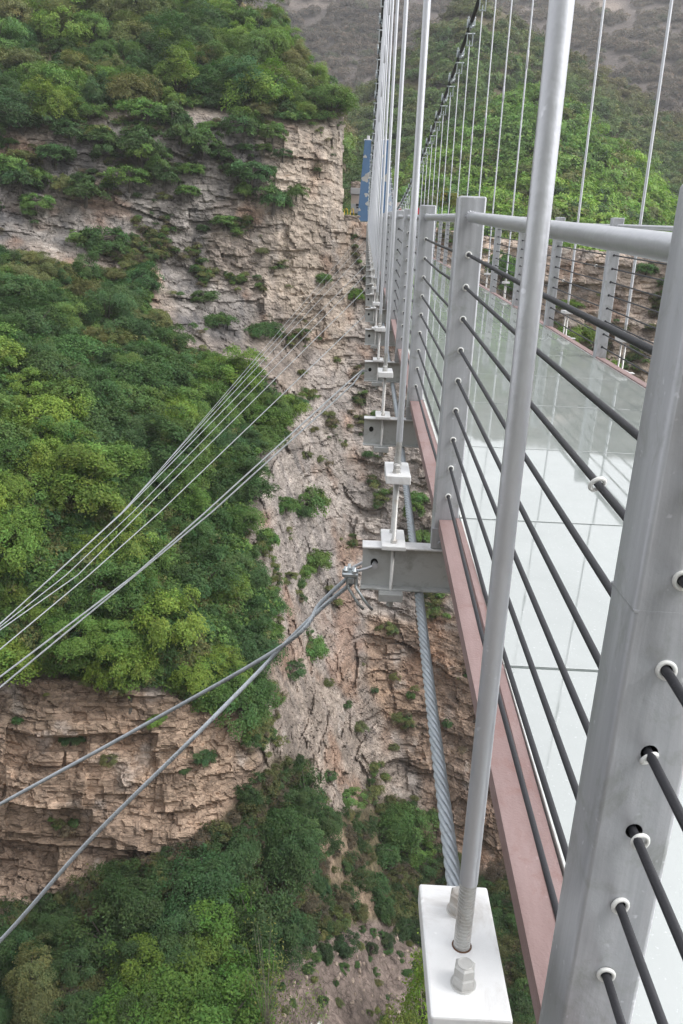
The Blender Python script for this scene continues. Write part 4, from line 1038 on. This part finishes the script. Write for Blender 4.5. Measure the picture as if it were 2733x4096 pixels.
parted(408, 2165, 1.3, dict(ncl=7, nlf=2200, size=.06, flat=.8, h=.7), (9.0, 9.0, 8.4), 'white blossoming shrub behind the big yellow green tree', 'blossom_shrub', 'shrub', 75, mat_=M['petal'])
parted(568, 1975, .9, dict(ncl=7, nlf=420, size=.06, flat=.8, h=.7), (9, 9, 8), 'white flowering shrub at the cliff foot, centre left', 'blossom_shrub', 'shrub', 76, mat_=M['petal'])
parted(728, 2395, 1.0, dict(ncl=8, nlf=700, size=.06, flat=.8, h=.9), (9, 9, 8), 'white blossoms at the bottom edge left of the white plate', 'blossom_shrub', 'shrub', 77, mat_=M['petal'], thin=True)
parted(962, 2430, 2.4, dict(ncl=26, nlf=5200, size=.035, flat=1.1, h=1.5, spread=.7), (.21, .33, .045), 'yellow green leafy sapling at the bottom edge beside the white plate', seed=78, sz=2.1, thin=True)
parted(905, 2460, 1.8, dict(ncl=16, nlf=2600, size=.04, flat=1.0, h=1.2, spread=.8), (.15, .21, .05), 'small yellow green sapling left of the leafy one at the bottom edge', seed=79, sz=1.9, thin=True)
parted(610, 2430, 2.0, dict(ncl=22, nlf=420, size=.035, flat=1.2, h=1.6, spread=.8), (.16, .20, .06), 'thin almost bare sapling at the bottom edge, left of the scree', 'bare_sapling', 'tree', 80, sz=2.4, bark=M['twig'], thin=True)
parted(690, 2450, 1.9, dict(ncl=26, nlf=700, size=.035, flat=1.2, h=1.3), (.16, .20, .06), 'thin twiggy sapling at the bottom edge on the scree', 'bare_sapling', 'tree', 81, sz=2.1, bark=M['twig'], thin=True)
parted(1030, 490, 2.2, dict(ncl=16, nlf=5000, size=.04, flat=.7, h=.9), (.19, .20, .03), 'yellowish tree at the landing behind the third railing post', seed=82)
parted(597, 128, 1.9, dict(ncl=13, nlf=5200, size=.035, style='column', flat=1.15), (.022, .045, .022), 'dark upright cypress on the cliff top crest', 'cypress', 'tree', 83, sz=1.0, sink=.05)
for i, (u, v) in enumerate(((745, 2190), (700, 2150), (850, 2180), (890, 2160), (925, 2135), (790, 2170), (955, 2140))):
    plant(u, v, rgt.uniform(.7, 1.2), BUSH, (.05, .085, .035), 'dark bush along the upper rim of the scree, %s of a loose row' % ordinal(i), 'bush', 'bush', 'dark bushes on the scree rim', .1, 1.2)
rr = random.Random(3)
for i in range(46):
    u, v = rr.uniform(640, 990), rr.uniform(2130, 2345)
    plant(u, v, rr.uniform(.22, .5), BUSH, G_DK if rr.random() < .6 else G_OL, 'tiny bush on the bare scree beside the white plate', 'bush', 'bush', 'tiny bushes on the scree')
for i in range(90):                                    # loose boulders on the scree
    u, v = rr.uniform(650, 985), rr.uniform(2150, 2340); P = surf(u, v); s = rr.uniform(.05, .22)
    bm = bmesh.new(); bmesh.ops.create_icosphere(bm, subdivisions=1, radius=s)
    for q_ in bm.verts: q_.co = q_.co*rr.uniform(.7, 1.2)
    tag(link('boulder', mesh('boulder', bm, M['stone']), None, P), 'loose pale stone on the scree slope', 'stone', 'loose stones on the scree')

# ------------------------------------------------------------------ distant woods: one scattered object per hill
LIB = bpy.data.collections.new('distant_crowns')
for i, s in enumerate((51, 52, 53, 54)):
    me, cs = crown(s, 14+3*i, 800, .095, flat=.65, h=.8, mat_=M['leafi'])
    LIB.objects.link(bpy.data.objects.new('crown_form', me))
def scatter_gn():
    g = bpy.data.node_groups.new('scattered_crowns', 'GeometryNodeTree')
    g.interface.new_socket('Geometry', in_out='INPUT', socket_type='NodeSocketGeometry'); g.interface.new_socket('Geometry', in_out='OUTPUT', socket_type='NodeSocketGeometry')
    i = g.nodes.new('NodeGroupInput'); o = g.nodes.new('NodeGroupOutput')
    ci = g.nodes.new('GeometryNodeCollectionInfo'); ci.inputs['Collection'].default_value = LIB; ci.inputs['Separate Children'].default_value = True; ci.inputs['Reset Children'].default_value = True
    ip_ = g.nodes.new('GeometryNodeInstanceOnPoints'); ip_.inputs['Pick Instance'].default_value = True
    rv = g.nodes.new('FunctionNodeRandomValue'); rv.data_type = 'FLOAT_VECTOR'; rv.inputs[0].default_value = (-.15, -.15, 0); rv.inputs[1].default_value = (.15, .15, 6.28)
    na = g.nodes.new('GeometryNodeInputNamedAttribute'); na.data_type = 'FLOAT'; na.inputs[0].default_value = 'sc'
    g.links.new(i.outputs[0], ip_.inputs['Points']); g.links.new(ci.outputs[0], ip_.inputs['Instance']); g.links.new(rv.outputs[0], ip_.inputs['Rotation']); g.links.new(na.outputs[0], ip_.inputs['Scale'])
    g.links.new(ip_.outputs[0], o.inputs[0]); return g
GN = scatter_gn()
def wood(name, H, n, rmin, rmax, tintf, seed, lab, tmin=0., avoid=()):
    Ug, Vg, Pq, Tg = H; rg = np.random.default_rng(seed)
    # even spread by picture area, thinned where points crowd
    j = rg.uniform(tmin, 1, n)*(Pq.shape[0]-1); i = rg.random(n)*(Pq.shape[1]-1)
    j0, i0 = j.astype(int).clip(0, Pq.shape[0]-2), i.astype(int).clip(0, Pq.shape[1]-2); fj, fi = (j-j0)[:, None], (i-i0)[:, None]
    P = (Pq[j0, i0]*(1-fi)+Pq[j0, i0+1]*fi)*(1-fj)+(Pq[j0+1, i0]*(1-fi)+Pq[j0+1, i0+1]*fi)*fj
    U = Ug[j0, i0]; V = Vg[j0, i0]; T = Tg[j0, i0]
    ok = np.ones(n, bool)
    for (cu, cv, cw, ch) in avoid: ok &= ~((((U-cu)/cw)**2+((V-cv)/ch)**2 < .8) & (rg.random(n) < .85))
    P, U, V, T = P[ok], U[ok], V[ok], T[ok]; n = len(P)
    sc = rg.uniform(rmin, rmax, n); P = P-np.array([0, 0, .35])*sc[:, None]
    tint = tintf(U, V, T, P, rg)
    me = bpy.data.meshes.new(name); me.vertices.add(n); me.vertices.foreach_set('co', P.astype(np.float32).ravel())
    a = me.attributes.new('sc', 'FLOAT', 'POINT'); a.data.foreach_set('value', sc.astype(np.float32))
    c = me.attributes.new('tint', 'FLOAT_COLOR', 'POINT'); cc = np.ones((n, 4), np.float32); cc[:, :3] = tint; c.data.foreach_set('color', cc.ravel())
    o = link(name, me); m = o.modifiers.new('scatter', 'NODES'); m.node_group = GN
    tag(o, lab, 'woodland', None, 'stuff'); return o
def lerp(a, b, t): return np.array(a)[None]*(1-t[:, None])+np.array(b)[None]*t[:, None]
def t1(U, V, T, P, rg):
    nz = fbm(P, .035, 3, 71); c = lerp(G_MD, G_BR, smooth(-.2, .35, nz))*1.35; r = rg.random(len(U))
    c[r < .12] = G_DK; c[(r > .9)] = G_OL
    return c*rg.uniform(.72, 1.2, (len(U), 1))
def t2(U, V, T, P, rg):
    nz = fbm(P, .02, 3, 72); k = smooth(.4, 1.1, T*.9+.35*nz); c = lerp((.125, .20, .06), (.17, .145, .085), k); r = rg.random(len(U))
    c[r < .10] = G_DK; c[r > .85] = G_OL
    return c*rg.uniform(.72, 1.2, (len(U), 1))
def tL(U, V, T, P, rg):
    k = smooth(.2, .9, T+.2*fbm(P, .03, 2, 73)); return lerp((.16, .24, .06), (.23, .19, .115), k)*rg.uniform(.75, 1.2, (len(U), 1))
def t3(U, V, T, P, rg):
    nz = fbm(P, .008, 3, 74); c = lerp((.12, .095, .082), (.175, .138, .112), smooth(-.3, .4, nz)); r = rg.random(len(U)); c[r < .08] = (.13, .14, .08)
    return c*rg.uniform(.75, 1.2, (len(U), 1))
wood('green_hill_wood', H1, 1700, 1.8, 3.2, t1, 1, 'dense green wood covering the spur right of the bridge')
wood('olive_hill_wood', H2, 3800, 1.9, 3.4, t2, 2, 'olive and brown wood covering the hill behind the green spur')
wood('crest_wood', HL, 1500, 1.6, 2.8, tL, 3, 'light brown scrub on the crest behind the cliff top', .1)
wood('mountain_scrub', H3, 9000, 2.6, 5.2, t3, 4, 'grey brown leafless scrub on the far mountain', .0, ((700, 5, 90, 16), (1390, 15, 60, 22), (1265, 100, 14, 50), (470, -20, 60, 14), (760, -60, 160, 20)))

def ground_scatter(name, mask, n, rmin, rmax, tints, seed, lab, sink=.4):
    rg = np.random.default_rng(seed); m = (mask*keep).ravel().astype(float); m = m/m.sum()
    ix = rg.choice(m.size, n, p=m); P = PM.reshape(-1, 3)[ix]; sc = rg.uniform(rmin, rmax, n); P = P-np.array([0, .3, sink])*sc[:, None]
    tint = np.array(tints)[rg.integers(0, len(tints), n)]*rg.uniform(.75, 1.2, (n, 1))
    me = bpy.data.meshes.new(name); me.vertices.add(n); me.vertices.foreach_set('co', P.astype(np.float32).ravel())
    a = me.attributes.new('sc', 'FLOAT', 'POINT'); a.data.foreach_set('value', sc.astype(np.float32))
    c = me.attributes.new('tint', 'FLOAT_COLOR', 'POINT'); cc = np.ones((n, 4), np.float32); cc[:, :3] = tint; c.data.foreach_set('color', cc.ravel())
    o = link(name, me); o.modifiers.new('scatter', 'NODES').node_group = GN; tag(o, lab, 'undergrowth', None, 'stuff')
inview = (UU > -120) & (UU < 1660)
noscr = (1-np.clip(mSCR*1.05, 0, 1))*(1-.6*np.clip(mSLO, 0, 1))
ground_scatter('slope_undergrowth', inview*np.clip(mCAP+mTAL, 0, 1)*(soil > .6), 5200, .5, 1.25, [G_MD, G_DK, G_BL, G_OL, G_MD], 5, 'leafy undergrowth between the trees of the slope and cliff top')
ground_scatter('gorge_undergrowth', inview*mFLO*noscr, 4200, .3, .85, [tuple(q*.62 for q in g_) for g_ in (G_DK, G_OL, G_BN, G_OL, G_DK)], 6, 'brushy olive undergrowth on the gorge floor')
ground_scatter('cliff_scrub', inview*rock*smooth(.25, .8, vg)*(1-.6*mTAN), 3600, .16, .6, [G_DK, G_OL, G_OL, G_BN, G_MD], 7, 'sparse dry scrub clinging to the rock faces', .1)

# ------------------------------------------------------------------ the air of the valley
hz = bpy.data.materials.new('valley_air'); hz.use_nodes = True; hz.node_tree.nodes.clear()
ho = hz.node_tree.nodes.new('ShaderNodeOutputMaterial'); hv = hz.node_tree.nodes.new('ShaderNodeVolumePrincipled')
hv.inputs['Color'].default_value = (.90, .91, .93, 1); hv.inputs['Density'].default_value = .00038; hv.inputs['Anisotropy'].default_value = .1
hz.node_tree.links.new(hv.outputs[0], ho.inputs['Volume'])
bm = bmesh.new(); box(bm, (-1100, -260, -75), (1500, 1000, 420)); tag(link('haze', mesh('haze', bm, hz)), 'thin pale haze filling the valley', 'haze', None, 'stuff')

# ------------------------------------------------------------------ sky, sun, exposure
SUN_EL, SUN_AZ = math.radians(50), math.radians(100)     # azimuth clockwise from +Y
w = bpy.data.worlds.new('World'); scn.world = w; w.use_nodes = True
nt = w.node_tree; bg = nt.nodes['Background']
sk = nt.nodes.new('ShaderNodeTexSky'); sk.sky_type = 'NISHITA'; sk.sun_disc = False; sk.sun_elevation = SUN_EL; sk.sun_rotation = SUN_AZ
sk.dust_density = 2.0; sk.air_density = 1.0; sk.ozone_density = 1.0
hs = nt.nodes.new('ShaderNodeHueSaturation'); hs.inputs['Saturation'].default_value = .12
nt.links.new(sk.outputs[0], hs.inputs['Color']); nt.links.new(hs.outputs[0], bg.inputs['Color']); bg.inputs['Strength'].default_value = .15
sl_ = bpy.data.lights.new('sun', 'SUN'); sl_.energy = .6; sl_.angle = math.radians(25); sl_.color = (1, .97, .93)
so = link('sun', sl_); d = Vector((math.sin(SUN_AZ)*math.cos(SUN_EL), math.cos(SUN_AZ)*math.cos(SUN_EL), math.sin(SUN_EL)))
so.rotation_euler = d.to_track_quat('Z', 'Y').to_euler()
scn.view_settings.view_transform = 'Standard'; scn.view_settings.look = 'None'; scn.view_settings.gamma = 1; scn.view_settings.exposure = 1.42
scn.cycles.max_bounces = 6; scn.cycles.diffuse_bounces = 3; scn.cycles.glossy_bounces = 3; scn.cycles.transmission_bounces = 3; scn.cycles.transparent_max_bounces = 4

for o in bpy.data.objects:
    if o.get('label') and not 4 <= len(o['label'].replace(',', '').split()) <= 16: print('LABEL', o.name, len(o['label'].split()), o['label'])
